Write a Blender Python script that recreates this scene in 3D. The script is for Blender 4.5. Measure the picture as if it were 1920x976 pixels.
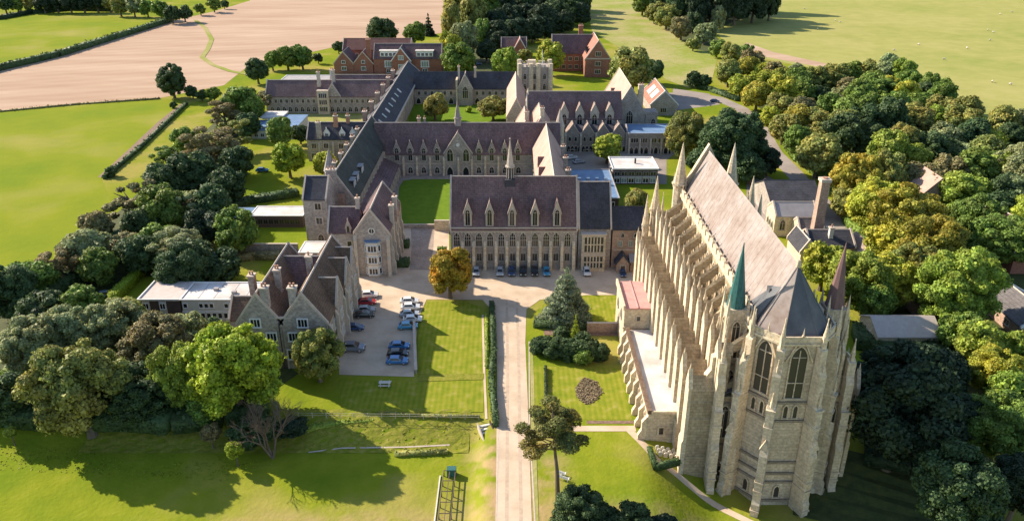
import bpy, bmesh, math, random
import numpy as np
from math import sin, cos, tan, radians, pi, sqrt, atan2
from mathutils import Vector, Matrix
R = random.Random(7)
scn = bpy.context.scene
for o in list(bpy.data.objects): bpy.data.objects.remove(o)
COL = scn.collection
# ------------------------------------------------------------------ camera, world, sun, exposure
F = 1484.0; TH = math.atan(678 / F); CT = cos(TH); ST = sin(TH); H = 85.0; VH = 488 - F * tan(TH)
cam = bpy.data.cameras.new('camera'); cam_o = bpy.data.objects.new('camera', cam); COL.objects.link(cam_o)
cam.sensor_width = 36; cam.lens = 36 * F / 1920; cam.clip_end = 20000; cam.clip_start = 1
cam_o.location = (0, 0, H); cam_o.rotation_euler = (pi / 2 - TH, 0, 0); scn.camera = cam_o
scn.render.resolution_x = 1024; scn.render.resolution_y = 520
SUN = Vector((-1.44, 0.86, 1.0)).normalized()
w = bpy.data.worlds.new("World"); scn.world = w; w.use_nodes = True
nt = w.node_tree; sky = nt.nodes.new('ShaderNodeTexSky'); sky.sky_type = 'NISHITA'; sky.sun_disc = False
sky.sun_elevation = math.asin(SUN.z); sky.sun_rotation = atan2(SUN.x, SUN.y) % (2 * pi); sky.altitude = 50
sky.air_density = 1.0; sky.dust_density = 0.6; sky.ozone_density = 1.5
bg = nt.nodes['Background']; bg.inputs[1].default_value = 0.12; nt.links.new(sky.outputs[0], bg.inputs[0])
sl = bpy.data.lights.new('sun', 'SUN'); sl.energy = 5.0; sl.angle = radians(0.5); sl.color = (1.0, 0.87, 0.70)
so = bpy.data.objects.new('sun', sl); COL.objects.link(so); so.rotation_euler = (-SUN).to_track_quat('-Z', 'Y').to_euler()
so.location = (-200, 100, 200)
scn.view_settings.view_transform = 'Standard'; scn.view_settings.look = 'None'
scn.view_settings.exposure = 0.82; scn.view_settings.gamma = 1; scn.view_settings.use_curve_mapping = False
scn.render.engine = 'CYCLES'
# ------------------------------------------------------------------ survey helpers (photo pixel -> real place on the ground)
def sm(t): t = max(0., min(1., t)); return t * t * (3 - 2 * t)
def g(x, y):
    z = -5.0 * sm((116 - y) / 16) * sm((x - 20) / 14)
    z += -2.0 * sm((120.5 - y) / 9.5) * sm((-3.6 - x) / 3.5)
    return z
def YG(v, z=0.):
    s = (v - VH) * CT / (H - z); return (F / s - (H - z) * ST) / CT
def ZV(v, Y):
    k = (v - VH) * CT / F; return H - k * Y * CT / (1 - k * ST)
def XU(u, Y, z=0.): return (u - 960) * (Y * CT + (H - z) * ST) / F
def P(u, v, z=0.):
    y = YG(v, z); return (XU(u, y, z), y)
def PG(u, v, dz=0.):
    z = 0.
    for _ in range(12):
        x, y = P(u, v, z); z = g(x, y) * .6 + z * .4
    return (x, y, g(x, y) + dz)
def SC(Y, z=0.): return F / (Y * CT + (H - z) * ST)
# ------------------------------------------------------------------ materials
MATS = {}
def nodes(m): return m.node_tree.nodes, m.node_tree.links
def base_mat(name, rough=.85, spec=.3, metal=0.):
    m = bpy.data.materials.new(name); m.use_nodes = True; b = m.node_tree.nodes['Principled BSDF']
    b.inputs['Roughness'].default_value = rough; b.inputs['Specular IOR Level'].default_value = spec; b.inputs['Metallic'].default_value = metal
    MATS[name] = m; return m, b
def ramp(N, stops):
    r = N.new('ShaderNodeValToRGB'); e = r.color_ramp.elements
    while len(e) < len(stops): e.new(.5)
    for i, (p, c) in enumerate(stops): e[i].position = p; e[i].color = (*c, 1)
    return r
def noise_mat(name, stops, scale=1., detail=6, rough=.85, spec=.25, bump=0., bscale=None, stops2=None, scale2=.05, mix2=.5, stretch=(1, 1, 1), metal=0., obj=False):
    m, b = base_mat(name, rough, spec, metal); N, L = nodes(m)
    tc = N.new('ShaderNodeTexCoord') if obj else N.new('ShaderNodeNewGeometry'); src = tc.outputs['Object'] if obj else tc.outputs['Position']
    mp = N.new('ShaderNodeMapping'); mp.inputs['Scale'].default_value = stretch; L.new(src, mp.inputs[0])
    n = N.new('ShaderNodeTexNoise'); n.inputs['Scale'].default_value = scale; n.inputs['Detail'].default_value = detail; n.inputs['Roughness'].default_value = .65
    L.new(mp.outputs[0], n.inputs['Vector']); r = ramp(N, stops); L.new(n.outputs[0], r.inputs[0]); out = r.outputs[0]
    if stops2:
        n2 = N.new('ShaderNodeTexNoise'); n2.inputs['Scale'].default_value = scale2; n2.inputs['Detail'].default_value = 4; L.new(src, n2.inputs['Vector'])
        r2 = ramp(N, stops2); L.new(n2.outputs[0], r2.inputs[0]); mx = N.new('ShaderNodeMixRGB'); mx.inputs[0].default_value = mix2
        L.new(out, mx.inputs[1]); L.new(r2.outputs[0], mx.inputs[2]); out = mx.outputs[0]
    L.new(out, b.inputs['Base Color'])
    if bump:
        n3 = N.new('ShaderNodeTexNoise'); n3.inputs['Scale'].default_value = bscale or scale * 3; n3.inputs['Detail'].default_value = 5; L.new(src, n3.inputs['Vector'])
        bp = N.new('ShaderNodeBump'); bp.inputs['Strength'].default_value = bump; bp.inputs['Distance'].default_value = .25 / (bscale or scale * 3); L.new(n3.outputs[0], bp.inputs['Height']); L.new(bp.outputs[0], b.inputs['Normal'])
    return m
def course_mat(name, c1, c2, mortar, bw, bh, rough=.85, bump=.3, stain=(.55, 1.15), msize=.02, flat=False, streak=0., spec=.25, sscale=.25):
    """coursed blocks, bricks or tiles; weathered by a broad noise"""
    m, b = base_mat(name, rough, spec); N, L = nodes(m)
    ge = N.new('ShaderNodeNewGeometry'); sp = N.new('ShaderNodeSeparateXYZ'); L.new(ge.outputs['Position'], sp.inputs[0])
    ad = N.new('ShaderNodeMath'); ad.operation = 'ADD'; L.new(sp.outputs[0], ad.inputs[0]); L.new(sp.outputs[1], ad.inputs[1])
    cb = N.new('ShaderNodeCombineXYZ'); L.new(ad.outputs[0], cb.inputs[0]); L.new(sp.outputs[1 if flat else 2], cb.inputs[1])
    if flat: L.new(sp.outputs[0], cb.inputs[0])
    br = N.new('ShaderNodeTexBrick'); br.inputs['Scale'].default_value = 1; br.inputs['Brick Width'].default_value = bw; br.inputs['Row Height'].default_value = bh
    br.inputs['Mortar Size'].default_value = msize; br.inputs['Color1'].default_value = (*c1, 1); br.inputs['Color2'].default_value = (*c2, 1); br.inputs['Mortar'].default_value = (*mortar, 1); br.inputs['Bias'].default_value = 0
    L.new(cb.outputs[0], br.inputs['Vector'])
    n = N.new('ShaderNodeTexNoise'); n.inputs['Scale'].default_value = sscale; n.inputs['Detail'].default_value = 7; n.inputs['Roughness'].default_value = .7
    mp = N.new('ShaderNodeMapping'); mp.inputs['Scale'].default_value = (1, 1, .35 if streak else 1); L.new(ge.outputs['Position'], mp.inputs[0]); L.new(mp.outputs[0], n.inputs['Vector'])
    mr = N.new('ShaderNodeMapRange'); mr.inputs[1].default_value = .25; mr.inputs[2].default_value = .75; mr.inputs[3].default_value = stain[0]; mr.inputs[4].default_value = stain[1]; L.new(n.outputs[0], mr.inputs[0])
    nf = N.new('ShaderNodeTexNoise'); nf.inputs['Scale'].default_value = 2.2; nf.inputs['Detail'].default_value = 4; L.new(ge.outputs['Position'], nf.inputs['Vector'])
    mf = N.new('ShaderNodeMapRange'); mf.inputs[1].default_value = .3; mf.inputs[2].default_value = .7; mf.inputs[3].default_value = .78; mf.inputs[4].default_value = 1.2; L.new(nf.outputs[0], mf.inputs[0])
    mm = N.new('ShaderNodeMath'); mm.operation = 'MULTIPLY'; L.new(mr.outputs[0], mm.inputs[0]); L.new(mf.outputs[0], mm.inputs[1])
    mx = N.new('ShaderNodeVectorMath'); mx.operation = 'SCALE'; L.new(br.outputs['Color'], mx.inputs[0]); L.new(mm.outputs[0], mx.inputs['Scale'])
    L.new(mx.outputs[0], b.inputs['Base Color'])
    bp = N.new('ShaderNodeBump'); bp.inputs['Strength'].default_value = bump; bp.inputs['Distance'].default_value = .05; L.new(nf.outputs[0], bp.inputs['Height']); L.new(bp.outputs[0], b.inputs['Normal'])
    return m
course_mat('flint', (.46, .39, .34), (.30, .26, .235), (.50, .44, .37), .5, .28, stain=(.6, 1.25))
course_mat('flint_dark', (.34, .305, .28), (.24, .215, .20), (.38, .34, .29), .5, .28, stain=(.6, 1.2))
course_mat('warm_brickwork', (.46, .30, .22), (.34, .22, .17), (.45, .36, .29), .45, .22, stain=(.7, 1.2))
course_mat('red_brick', (.36, .13, .08), (.27, .10, .065), (.34, .22, .16), .45, .2, stain=(.7, 1.2))
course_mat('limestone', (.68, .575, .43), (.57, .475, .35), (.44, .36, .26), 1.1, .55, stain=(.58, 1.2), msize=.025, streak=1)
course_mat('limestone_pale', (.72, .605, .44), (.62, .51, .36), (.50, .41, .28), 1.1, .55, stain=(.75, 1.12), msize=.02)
course_mat('limestone_shade_brown', (.50, .40, .265), (.41, .32, .205), (.30, .23, .15), 1.1, .55, stain=(.55, 1.25), msize=.03, streak=1)  # browner stone, darkened to paint shade into recesses and pier flanks
noise_mat('dressed_stone', [(.3, (.42, .37, .30)), (.7, (.58, .51, .42))], 1.2, bump=.1)
noise_mat('coping_stone', [(.3, (.46, .38, .31)), (.7, (.62, .52, .43))], .9)
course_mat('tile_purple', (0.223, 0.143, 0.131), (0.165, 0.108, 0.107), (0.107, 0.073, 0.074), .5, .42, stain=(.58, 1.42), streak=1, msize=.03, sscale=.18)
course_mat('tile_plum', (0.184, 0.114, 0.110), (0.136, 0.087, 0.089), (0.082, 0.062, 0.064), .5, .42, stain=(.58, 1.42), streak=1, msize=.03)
course_mat('slate', (0.075, 0.073, 0.083), (0.057, 0.057, 0.069), (0.044, 0.043, 0.050), .5, .42, stain=(.58, 1.42), streak=1, msize=.03)
course_mat('slate_green', (0.078, 0.083, 0.068), (0.063, 0.067, 0.059), (0.048, 0.046, 0.044), .5, .42, stain=(.58, 1.42), streak=1, msize=.03)
course_mat('tile_red', (.42, .20, .14), (.34, .155, .11), (.22, .10, .08), .5, .42, stain=(.8, 1.2), msize=.03)
course_mat('tile_brown', (0.195, 0.128, 0.083), (0.150, 0.099, 0.068), (0.090, 0.060, 0.045), .5, .42, stain=(.58, 1.42), streak=1, msize=.03)
noise_mat('lead_roof', [(.30, (.17, .125, .10)), (.45, (.27, .22, .195)), (.58, (.315, .27, .245)), (.74, (.40, .355, .33))], .9, 10, rough=.65, spec=.3, bump=.12, bscale=1.5, stops2=[(.40, (.23, .16, .125)), (.60, (.34, .30, .28))], scale2=.2, mix2=.45)
noise_mat('white_roof', [(.3, (.48, .43, .39)), (.5, (.62, .575, .54)), (.7, (.72, .68, .64))], .45, 9, stops2=[(.38, (.46, .385, .33)), (.56, (.70, .67, .64))], scale2=.2)
noise_mat('pink_roof', [(.3, (.50, .26, .23)), (.7, (.62, .36, .32))], .6)
noise_mat('grey_roof', [(.3, (.30, .28, .28)), (.7, (.42, .39, .38))], .4)
noise_mat('blue_roof', [(.3, (.12, .20, .33)), (.7, (.20, .30, .45))], .4, rough=.5)
noise_mat('copper_green', [(.3, (.02, .075, .075)), (.5, (.05, .16, .15)), (.7, (.018, .05, .055))], 1.2, rough=.55, stretch=(2, 2, .3))
noise_mat('spire_red', [(.3, (.15, .09, .085)), (.7, (.25, .155, .145))], 1.2, stretch=(2, 2, .4))
noise_mat('white_paint', [(.3, (.74, .73, .70)), (.7, (.82, .81, .78))], .7)
noise_mat('cream_panel', [(.3, (.52, .50, .46)), (.7, (.62, .60, .56))], .7)
noise_mat('dark_panel', [(.3, (.085, .06, .055)), (.7, (.12, .085, .075))], .7)
noise_mat('clay', [(.3, (.38, .20, .13)), (.7, (.50, .28, .19))], 3)
noise_mat('timber', [(.3, (.10, .075, .055)), (.7, (.17, .13, .10))], 2)
noise_mat('wood_pale', [(.3, (.42, .37, .31)), (.7, (.55, .50, .43))], 2)
noise_mat('bark', [(.3, (.10, .075, .055)), (.7, (.20, .155, .12))], 3, stretch=(1, 1, .3), bump=.3, obj=True)
noise_mat('bark_grey', [(.3, (.20, .17, .15)), (.7, (.33, .29, .26))], 3, stretch=(1, 1, .3), bump=.3, obj=True)
noise_mat('dark_metal', [(.3, (.03, .03, .03)), (.7, (.05, .05, .05))], 3, rough=.5)
noise_mat('rubber', [(.3, (.02, .02, .02)), (.7, (.03, .03, .03))], 3, rough=.8)
m, b = base_mat('glass_dark', .12, .6); b.inputs['Base Color'].default_value = (.018, .020, .024, 1)
m, b = base_mat('glass_leaded', .35, .5); b.inputs['Base Color'].default_value = (.045, .043, .042, 1)
m, b = base_mat('glass_pale', .15, .6); b.inputs['Base Color'].default_value = (.22, .27, .27, 1)
m, b = base_mat('steel', .3, .5, .9); b.inputs['Base Color'].default_value = (.6, .6, .6, 1)
m, b = base_mat('lamp_glass', .15, .6); b.inputs['Base Color'].default_value = (.75, .75, .72, 1)
m, b = base_mat('lamp_red', .25, .6); b.inputs['Base Color'].default_value = (.35, .02, .015, 1)
def paint(name, c):
    m, b = base_mat(name, .25, .5); b.inputs['Base Color'].default_value = (*c, 1); b.inputs['Coat Weight'].default_value = .6; b.inputs['Coat Roughness'].default_value = .08
for n, c in dict(paint_white=(.75, .75, .74), paint_silver=(.42, .45, .48), paint_black=(.02, .02, .024), paint_navy=(.025, .06, .16), paint_blue=(.03, .17, .42), paint_teal=(.06, .30, .48), paint_red=(.45, .03, .04), paint_grey=(.16, .18, .22)).items(): paint(n, c)
# ground materials
noise_mat('grass_field', [(.3, (.135, .185, .014)), (.55, (.215, .25, .02)), (.8, (.31, .30, .05))], .35, 8, rough=1, spec=0.02, bump=.6, bscale=1.4, stops2=[(.38, (.14, .21, .014)), (.5, (.24, .265, .02)), (.64, (.42, .32, .11))], scale2=.04, mix2=.55)
noise_mat('grass_meadow', [(.3, (.135, .20, .02)), (.6, (.225, .26, .022)), (.85, (.29, .29, .05))], .09, 9, rough=1, spec=0.02, bump=.25, bscale=.8, stops2=[(.3, (.155, .225, .018)), (.5, (.24, .265, .022)), (.68, (.36, .31, .09))], scale2=.022, mix2=.65)
noise_mat('grass_pasture', [(.3, (.24, .27, .07)), (.5, (.32, .325, .095)), (.75, (.44, .39, .15))], .09, 10, rough=1, spec=0.02, stops2=[(.3, (.26, .29, .07)), (.7, (.45, .38, .15))], scale2=.012, mix2=.5)
noise_mat('grass_rough', [(.3, (.20, .235, .045)), (.5, (.30, .31, .08)), (.75, (.42, .36, .18))], .25, 9, rough=1, spec=0.02, bump=.6, bscale=.9, stops2=[(.4, (.24, .29, .05)), (.6, (.45, .36, .20))], scale2=.03, mix2=.5)
noise_mat('grass_bank', [(.3, (.15, .18, .02)), (.5, (.23, .235, .035)), (.75, (.33, .285, .08))], 1.1, 9, rough=1, spec=0.02, bump=.8, bscale=2.)
noise_mat('quad_grass', [(.3, (.11, .19, .02)), (.7, (.17, .25, .025))], .4, 6, rough=1, spec=0.02)
noise_mat('soil', [(.3, (.14, .09, .06)), (.7, (.30, .20, .14))], 1.5, 6, bump=.5)
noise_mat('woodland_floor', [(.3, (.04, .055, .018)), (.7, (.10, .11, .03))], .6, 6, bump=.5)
noise_mat('gravel', [(.25, (.54, .41, .28)), (.75, (.68, .54, .39))], 1.6, 9, rough=1, spec=0.02, stops2=[(.36, (.44, .335, .245)), (.5, (.58, .455, .34)), (.64, (.66, .53, .41))], scale2=.22, mix2=.5)
noise_mat('gravel_worn', [(.3, (.44, .33, .24)), (.7, (.58, .455, .34))], .8, 9, rough=1, spec=0.02)
noise_mat('asphalt', [(.3, (.32, .265, .225)), (.7, (.43, .36, .31))], 1.5, 9, rough=1, spec=0.02, stops2=[(.35, (.20, .175, .16)), (.65, (.34, .30, .27))], scale2=.1, mix2=.5)
course_mat('paving', (.46, .36, .29), (.38, .30, .24), (.24, .19, .15), .9, .6, stain=(.7, 1.15), flat=True, msize=.03)
def mow_mat():
    m, b = base_mat('grass_mown', 1, .02); N, L = nodes(m); ge = N.new('ShaderNodeNewGeometry')
    wv = N.new('ShaderNodeTexWave'); wv.bands_direction = 'X'; wv.inputs['Scale'].default_value = .31; wv.inputs['Distortion'].default_value = .6; wv.inputs['Detail'].default_value = 2; wv.inputs['Detail Scale'].default_value = 1.5
    L.new(ge.outputs['Position'], wv.inputs['Vector']); r = ramp(N, [(.25, (.17, .22, .018)), (.75, (.28, .285, .035))]); L.new(wv.outputs[0], r.inputs[0])
    n = N.new('ShaderNodeTexNoise'); n.inputs['Scale'].default_value = .5; n.inputs['Detail'].default_value = 7; L.new(ge.outputs['Position'], n.inputs['Vector'])
    r2 = ramp(N, [(.3, (.14, .20, .016)), (.55, (.26, .265, .03)), (.75, (.42, .35, .12))]); L.new(n.outputs[0], r2.inputs[0]); mx = N.new('ShaderNodeMixRGB'); mx.inputs[0].default_value = .62
    L.new(r.outputs[0], mx.inputs[1]); L.new(r2.outputs[0], mx.inputs[2]); L.new(mx.outputs[0], b.inputs['Base Color'])
mow_mat()
def stubble_mat():
    m, b = base_mat('stubble', 1, .02); N, L = nodes(m); ge = N.new('ShaderNodeNewGeometry')
    n0 = N.new('ShaderNodeTexNoise'); n0.inputs['Scale'].default_value = .006; n0.inputs['Detail'].default_value = 2; L.new(ge.outputs['Position'], n0.inputs['Vector'])
    wv = N.new('ShaderNodeTexWave'); wv.inputs['Scale'].default_value = .03; wv.inputs['Distortion'].default_value = 6; wv.inputs['Detail'].default_value = 4; wv.inputs['Detail Scale'].default_value = .25
    mp = N.new('ShaderNodeMapping'); mp.inputs['Rotation'].default_value = (0, 0, radians(68)); L.new(ge.outputs['Position'], mp.inputs[0]); L.new(mp.outputs[0], wv.inputs['Vector'])
    r = ramp(N, [(.1, (.42, .285, .195)), (.5, (.46, .32, .225)), (.95, (.50, .36, .255))]); L.new(wv.outputs[0], r.inputs[0])
    n = N.new('ShaderNodeTexNoise'); n.inputs['Scale'].default_value = .02; n.inputs['Detail'].default_value = 9; n.inputs['Roughness'].default_value = .6; mp2 = N.new('ShaderNodeMapping'); mp2.inputs['Scale'].default_value = (.5, 2.2, 1); mp2.inputs['Rotation'].default_value = (0, 0, radians(-12))
    L.new(ge.outputs['Position'], mp2.inputs[0]); L.new(mp2.outputs[0], n.inputs['Vector']); r2 = ramp(N, [(.3, (.37, .24, .16)), (.5, (.46, .32, .225)), (.72, (.58, .435, .32))]); L.new(n.outputs[0], r2.inputs[0])
    mx = N.new('ShaderNodeMixRGB'); mx.inputs[0].default_value = .72; L.new(r.outputs[0], mx.inputs[1]); L.new(r2.outputs[0], mx.inputs[2]); L.new(mx.outputs[0], b.inputs['Base Color'])
stubble_mat()
noise_mat('stubble_pale', [(.3, (.47, .335, .235)), (.7, (.57, .43, .31))], .05, 8, rough=1, spec=.02)
def worn():
    """bare trodden ground beside the drive and along the lowest lawn"""
    m = MATS['grass_field']; N, L = nodes(m); b = N['Principled BSDF']; old = b.inputs['Base Color'].links[0].from_socket
    ge = N.new('ShaderNodeNewGeometry'); sp = N.new('ShaderNodeSeparateXYZ'); L.new(ge.outputs['Position'], sp.inputs[0])
    def mrange(src, a, b_):
        r = N.new('ShaderNodeMapRange'); r.inputs[1].default_value = a; r.inputs[2].default_value = b_; L.new(src, r.inputs[0]); return r.outputs[0]
    ab = N.new('ShaderNodeMath'); ab.operation = 'ABSOLUTE'; L.new(sp.outputs[0], ab.inputs[0]); near = mrange(ab.outputs[0], 11, 2.5); low = mrange(sp.outputs[1], 98, 90); lim = mrange(sp.outputs[1], 122, 108); fx = mrange(ab.outputs[0], 60, 30)
    m1 = N.new('ShaderNodeMath'); m1.operation = 'MULTIPLY'; L.new(near, m1.inputs[0]); L.new(lim, m1.inputs[1]); m2 = N.new('ShaderNodeMath'); m2.operation = 'MULTIPLY'; L.new(low, m2.inputs[0]); L.new(fx, m2.inputs[1])
    mxm = N.new('ShaderNodeMath'); mxm.operation = 'MAXIMUM'; L.new(m1.outputs[0], mxm.inputs[0]); L.new(m2.outputs[0], mxm.inputs[1])
    n = N.new('ShaderNodeTexNoise'); n.inputs['Scale'].default_value = .3; n.inputs['Detail'].default_value = 7; L.new(ge.outputs['Position'], n.inputs['Vector']); nm = mrange(n.outputs[0], .38, .58)
    m3 = N.new('ShaderNodeMath'); m3.operation = 'MULTIPLY'; L.new(mxm.outputs[0], m3.inputs[0]); L.new(nm, m3.inputs[1]); mx = N.new('ShaderNodeMixRGB'); L.new(m3.outputs[0], mx.inputs[0]); L.new(old, mx.inputs[1]); mx.inputs[2].default_value = (.44, .30, .16, 1); L.new(mx.outputs[0], b.inputs['Base Color'])
worn()
def leaf_mat(name='leaves'):
    """leaf colour comes from each plant's own object colour, varied leaf by leaf and limb by limb"""
    m, b = base_mat(name, .6, .25); N, L = nodes(m); oi = N.new('ShaderNodeObjectInfo'); tc = N.new('ShaderNodeTexCoord'); ge = N.new('ShaderNodeNewGeometry')
    n = N.new('ShaderNodeTexNoise'); n.inputs['Scale'].default_value = 2.6; n.inputs['Detail'].default_value = 4; L.new(tc.outputs['Object'], n.inputs['Vector'])
    mr = N.new('ShaderNodeMapRange'); mr.inputs[1].default_value = .3; mr.inputs[2].default_value = .7; mr.inputs[3].default_value = .62; mr.inputs[4].default_value = 1.5; L.new(n.outputs[0], mr.inputs[0])
    rp = N.new('ShaderNodeMapRange'); rp.inputs[3].default_value = .72; rp.inputs[4].default_value = 1.3; L.new(ge.outputs['Random Per Island'], rp.inputs[0])
    mm = N.new('ShaderNodeMath'); mm.operation = 'MULTIPLY'; L.new(mr.outputs[0], mm.inputs[0]); L.new(rp.outputs[0], mm.inputs[1])
    sc = N.new('ShaderNodeVectorMath'); sc.operation = 'SCALE'; L.new(oi.outputs['Color'], sc.inputs[0]); L.new(mm.outputs[0], sc.inputs['Scale'])
    # some limbs turn towards autumn brown by the tree's own amount (alpha of its colour)
    n2 = N.new('ShaderNodeTexNoise'); n2.inputs['Scale'].default_value = 1.1; n2.inputs['Detail'].default_value = 2; n2.noise_dimensions = '4D'
    L.new(tc.outputs['Object'], n2.inputs['Vector']); ww = N.new('ShaderNodeMath'); ww.operation = 'MULTIPLY'; ww.inputs[1].default_value = 50; L.new(oi.outputs['Random'], ww.inputs[0]); L.new(ww.outputs[0], n2.inputs['W'])
    m2 = N.new('ShaderNodeMapRange'); m2.inputs[1].default_value = .45; m2.inputs[2].default_value = .65; L.new(n2.outputs[0], m2.inputs[0])
    al = N.new('ShaderNodeMath'); al.operation = 'MULTIPLY'; L.new(m2.outputs[0], al.inputs[0]); L.new(oi.outputs['Alpha'], al.inputs[1])
    mx = N.new('ShaderNodeMixRGB'); L.new(al.outputs[0], mx.inputs[0]); L.new(sc.outputs[0], mx.inputs[1])
    br = N.new('ShaderNodeVectorMath'); br.operation = 'MULTIPLY'; br.inputs[1].default_value = (2.3, 1.35, .9); L.new(sc.outputs[0], br.inputs[0]); L.new(br.outputs[0], mx.inputs[2])
    L.new(mx.outputs[0], b.inputs['Base Color'])
    tr = N.new('ShaderNodeBsdfTranslucent'); L.new(mx.outputs[0], tr.inputs['Color']); ms = N.new('ShaderNodeMixShader'); ms.inputs[0].default_value = .28
    out = N['Material Output']; L.new(b.outputs[0], ms.inputs[1]); L.new(tr.outputs[0], ms.inputs[2]); L.new(ms.outputs[0], out.inputs[0])
leaf_mat()
def M(n): return MATS[n]
# ------------------------------------------------------------------ mesh builder
class MB:
    def __init__(s): s.v = []; s.f = []; s.mi = []; s.cur = 0
    def poly(s, pts):
        i = len(s.v); s.v += [tuple(p) for p in pts]; s.f.append(tuple(range(i, i + len(pts)))); s.mi.append(s.cur)
    def solid(s, vs, fs):
        i = len(s.v); s.v += [tuple(p) for p in vs]
        for f in fs: s.f.append(tuple(i + k for k in f)); s.mi.append(s.cur)
        return s
    def box(s, x0, x1, y0, y1, z0, z1):
        s.solid([(x0, y0, z0), (x1, y0, z0), (x1, y1, z0), (x0, y1, z0), (x0, y0, z1), (x1, y0, z1), (x1, y1, z1), (x0, y1, z1)],
                [(3, 2, 1, 0), (4, 5, 6, 7), (0, 1, 5, 4), (1, 2, 6, 5), (2, 3, 7, 6), (3, 0, 4, 7)]); return s
    def extr(s, pts, vec):
        n = len(pts); a = [Vector(p) for p in pts]; b = [p + Vector(vec) for p in a]
        s.solid(a + b, [tuple(range(n))[::-1], tuple(range(n, 2 * n))] + [(i, (i + 1) % n, n + (i + 1) % n, n + i) for i in range(n)]); return s
    def cone(s, cx, cy, z0, z1, r0, r1, n=8, rot=0., rx=1., ry=1.):
        a = [(cx + rx * r0 * cos(rot + 2 * pi * i / n), cy + ry * r0 * sin(rot + 2 * pi * i / n), z0) for i in range(n)]
        if r1 <= 1e-4:
            s.solid(a + [(cx, cy, z1)], [tuple(range(n))[::-1]] + [(i, (i + 1) % n, n) for i in range(n)])
        else:
            b = [(cx + rx * r1 * cos(rot + 2 * pi * i / n), cy + ry * r1 * sin(rot + 2 * pi * i / n), z1) for i in range(n)]
            s.solid(a + b, [tuple(range(n))[::-1], tuple(range(n, 2 * n))] + [(i, (i + 1) % n, n + (i + 1) % n, n + i) for i in range(n)])
        return s
    def tube(s, p, q, r0, r1, n=6):
        p = Vector(p); q = Vector(q); d = (q - p); 
        if d.length < 1e-6: return s
        z = d.normalized(); a = z.orthogonal().normalized(); b = z.cross(a)
        A = [p + (a * cos(2 * pi * i / n) + b * sin(2 * pi * i / n)) * r0 for i in range(n)]; B = [q + (a * cos(2 * pi * i / n) + b * sin(2 * pi * i / n)) * r1 for i in range(n)]
        s.solid(A + B, [tuple(range(n))[::-1], tuple(range(n, 2 * n))] + [(i, (i + 1) % n, n + (i + 1) % n, n + i) for i in range(n)]); return s
    def mesh(s, name, mats, off=(0, 0, 0), smooth=False):
        me = bpy.data.meshes.new(name); me.from_pydata([(a - off[0], b - off[1], c - off[2]) for a, b, c in s.v], [], s.f)
        for mt in (mats if isinstance(mats, (list, tuple)) else [mats]): me.materials.append(M(mt) if isinstance(mt, str) else mt)
        if any(s.mi): me.polygons.foreach_set('material_index', s.mi)
        if smooth: me.polygons.foreach_set('use_smooth', [True] * len(me.polygons))
        bm = bmesh.new(); bm.from_mesh(me); bmesh.ops.recalc_face_normals(bm, faces=bm.faces); bm.to_mesh(me); bm.free(); me.update(); return me
    def build(s, name, mats, parent=None, smooth=False):
        """geometry in world coordinates -> one object under parent (an unrotated Empty)"""
        off = WL.get(parent.name, (0, 0, 0)) if parent else (0, 0, 0)
        o = bpy.data.objects.new(name, s.mesh(name, mats, off, smooth)); COL.objects.link(o)
        if parent: o.parent = parent; WL[o.name] = off
        return o
WL = {}
def thing(name, label, cat, loc, group=None, rz=0.):
    o = bpy.data.objects.new(name, None); o.empty_display_size = .5; COL.objects.link(o); o.location = loc; o.rotation_euler = (0, 0, rz); WL[o.name] = tuple(loc)
    o['label'] = label; o['category'] = cat
    if group: o['group'] = group
    return o
def tag(o, label, cat, group=None):
    o['label'] = label; o['category'] = cat
    if group: o['group'] = group
    return o
def struct(name, mb_or_me, mat=None):
    o = mb_or_me.build(name, mat) if isinstance(mb_or_me, MB) else bpy.data.objects.new(name, mb_or_me)
    if not isinstance(mb_or_me, MB): COL.objects.link(o)
    o['kind'] = 'structure'; return o
def inst(name, me, parent, loc, rz=0., scale=None):
    o = bpy.data.objects.new(name, me); COL.objects.link(o); off = WL.get(parent.name, (0, 0, 0)) if parent else (0, 0, 0)
    o.location = (loc[0] - off[0], loc[1] - off[1], loc[2] - off[2]); o.rotation_euler = (0, 0, rz)
    if scale: o.scale = scale
    if parent: o.parent = parent
    return o
def sub(name, me, parent):
    o = bpy.data.objects.new(name, me); COL.objects.link(o); o.parent = parent; return o
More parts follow.
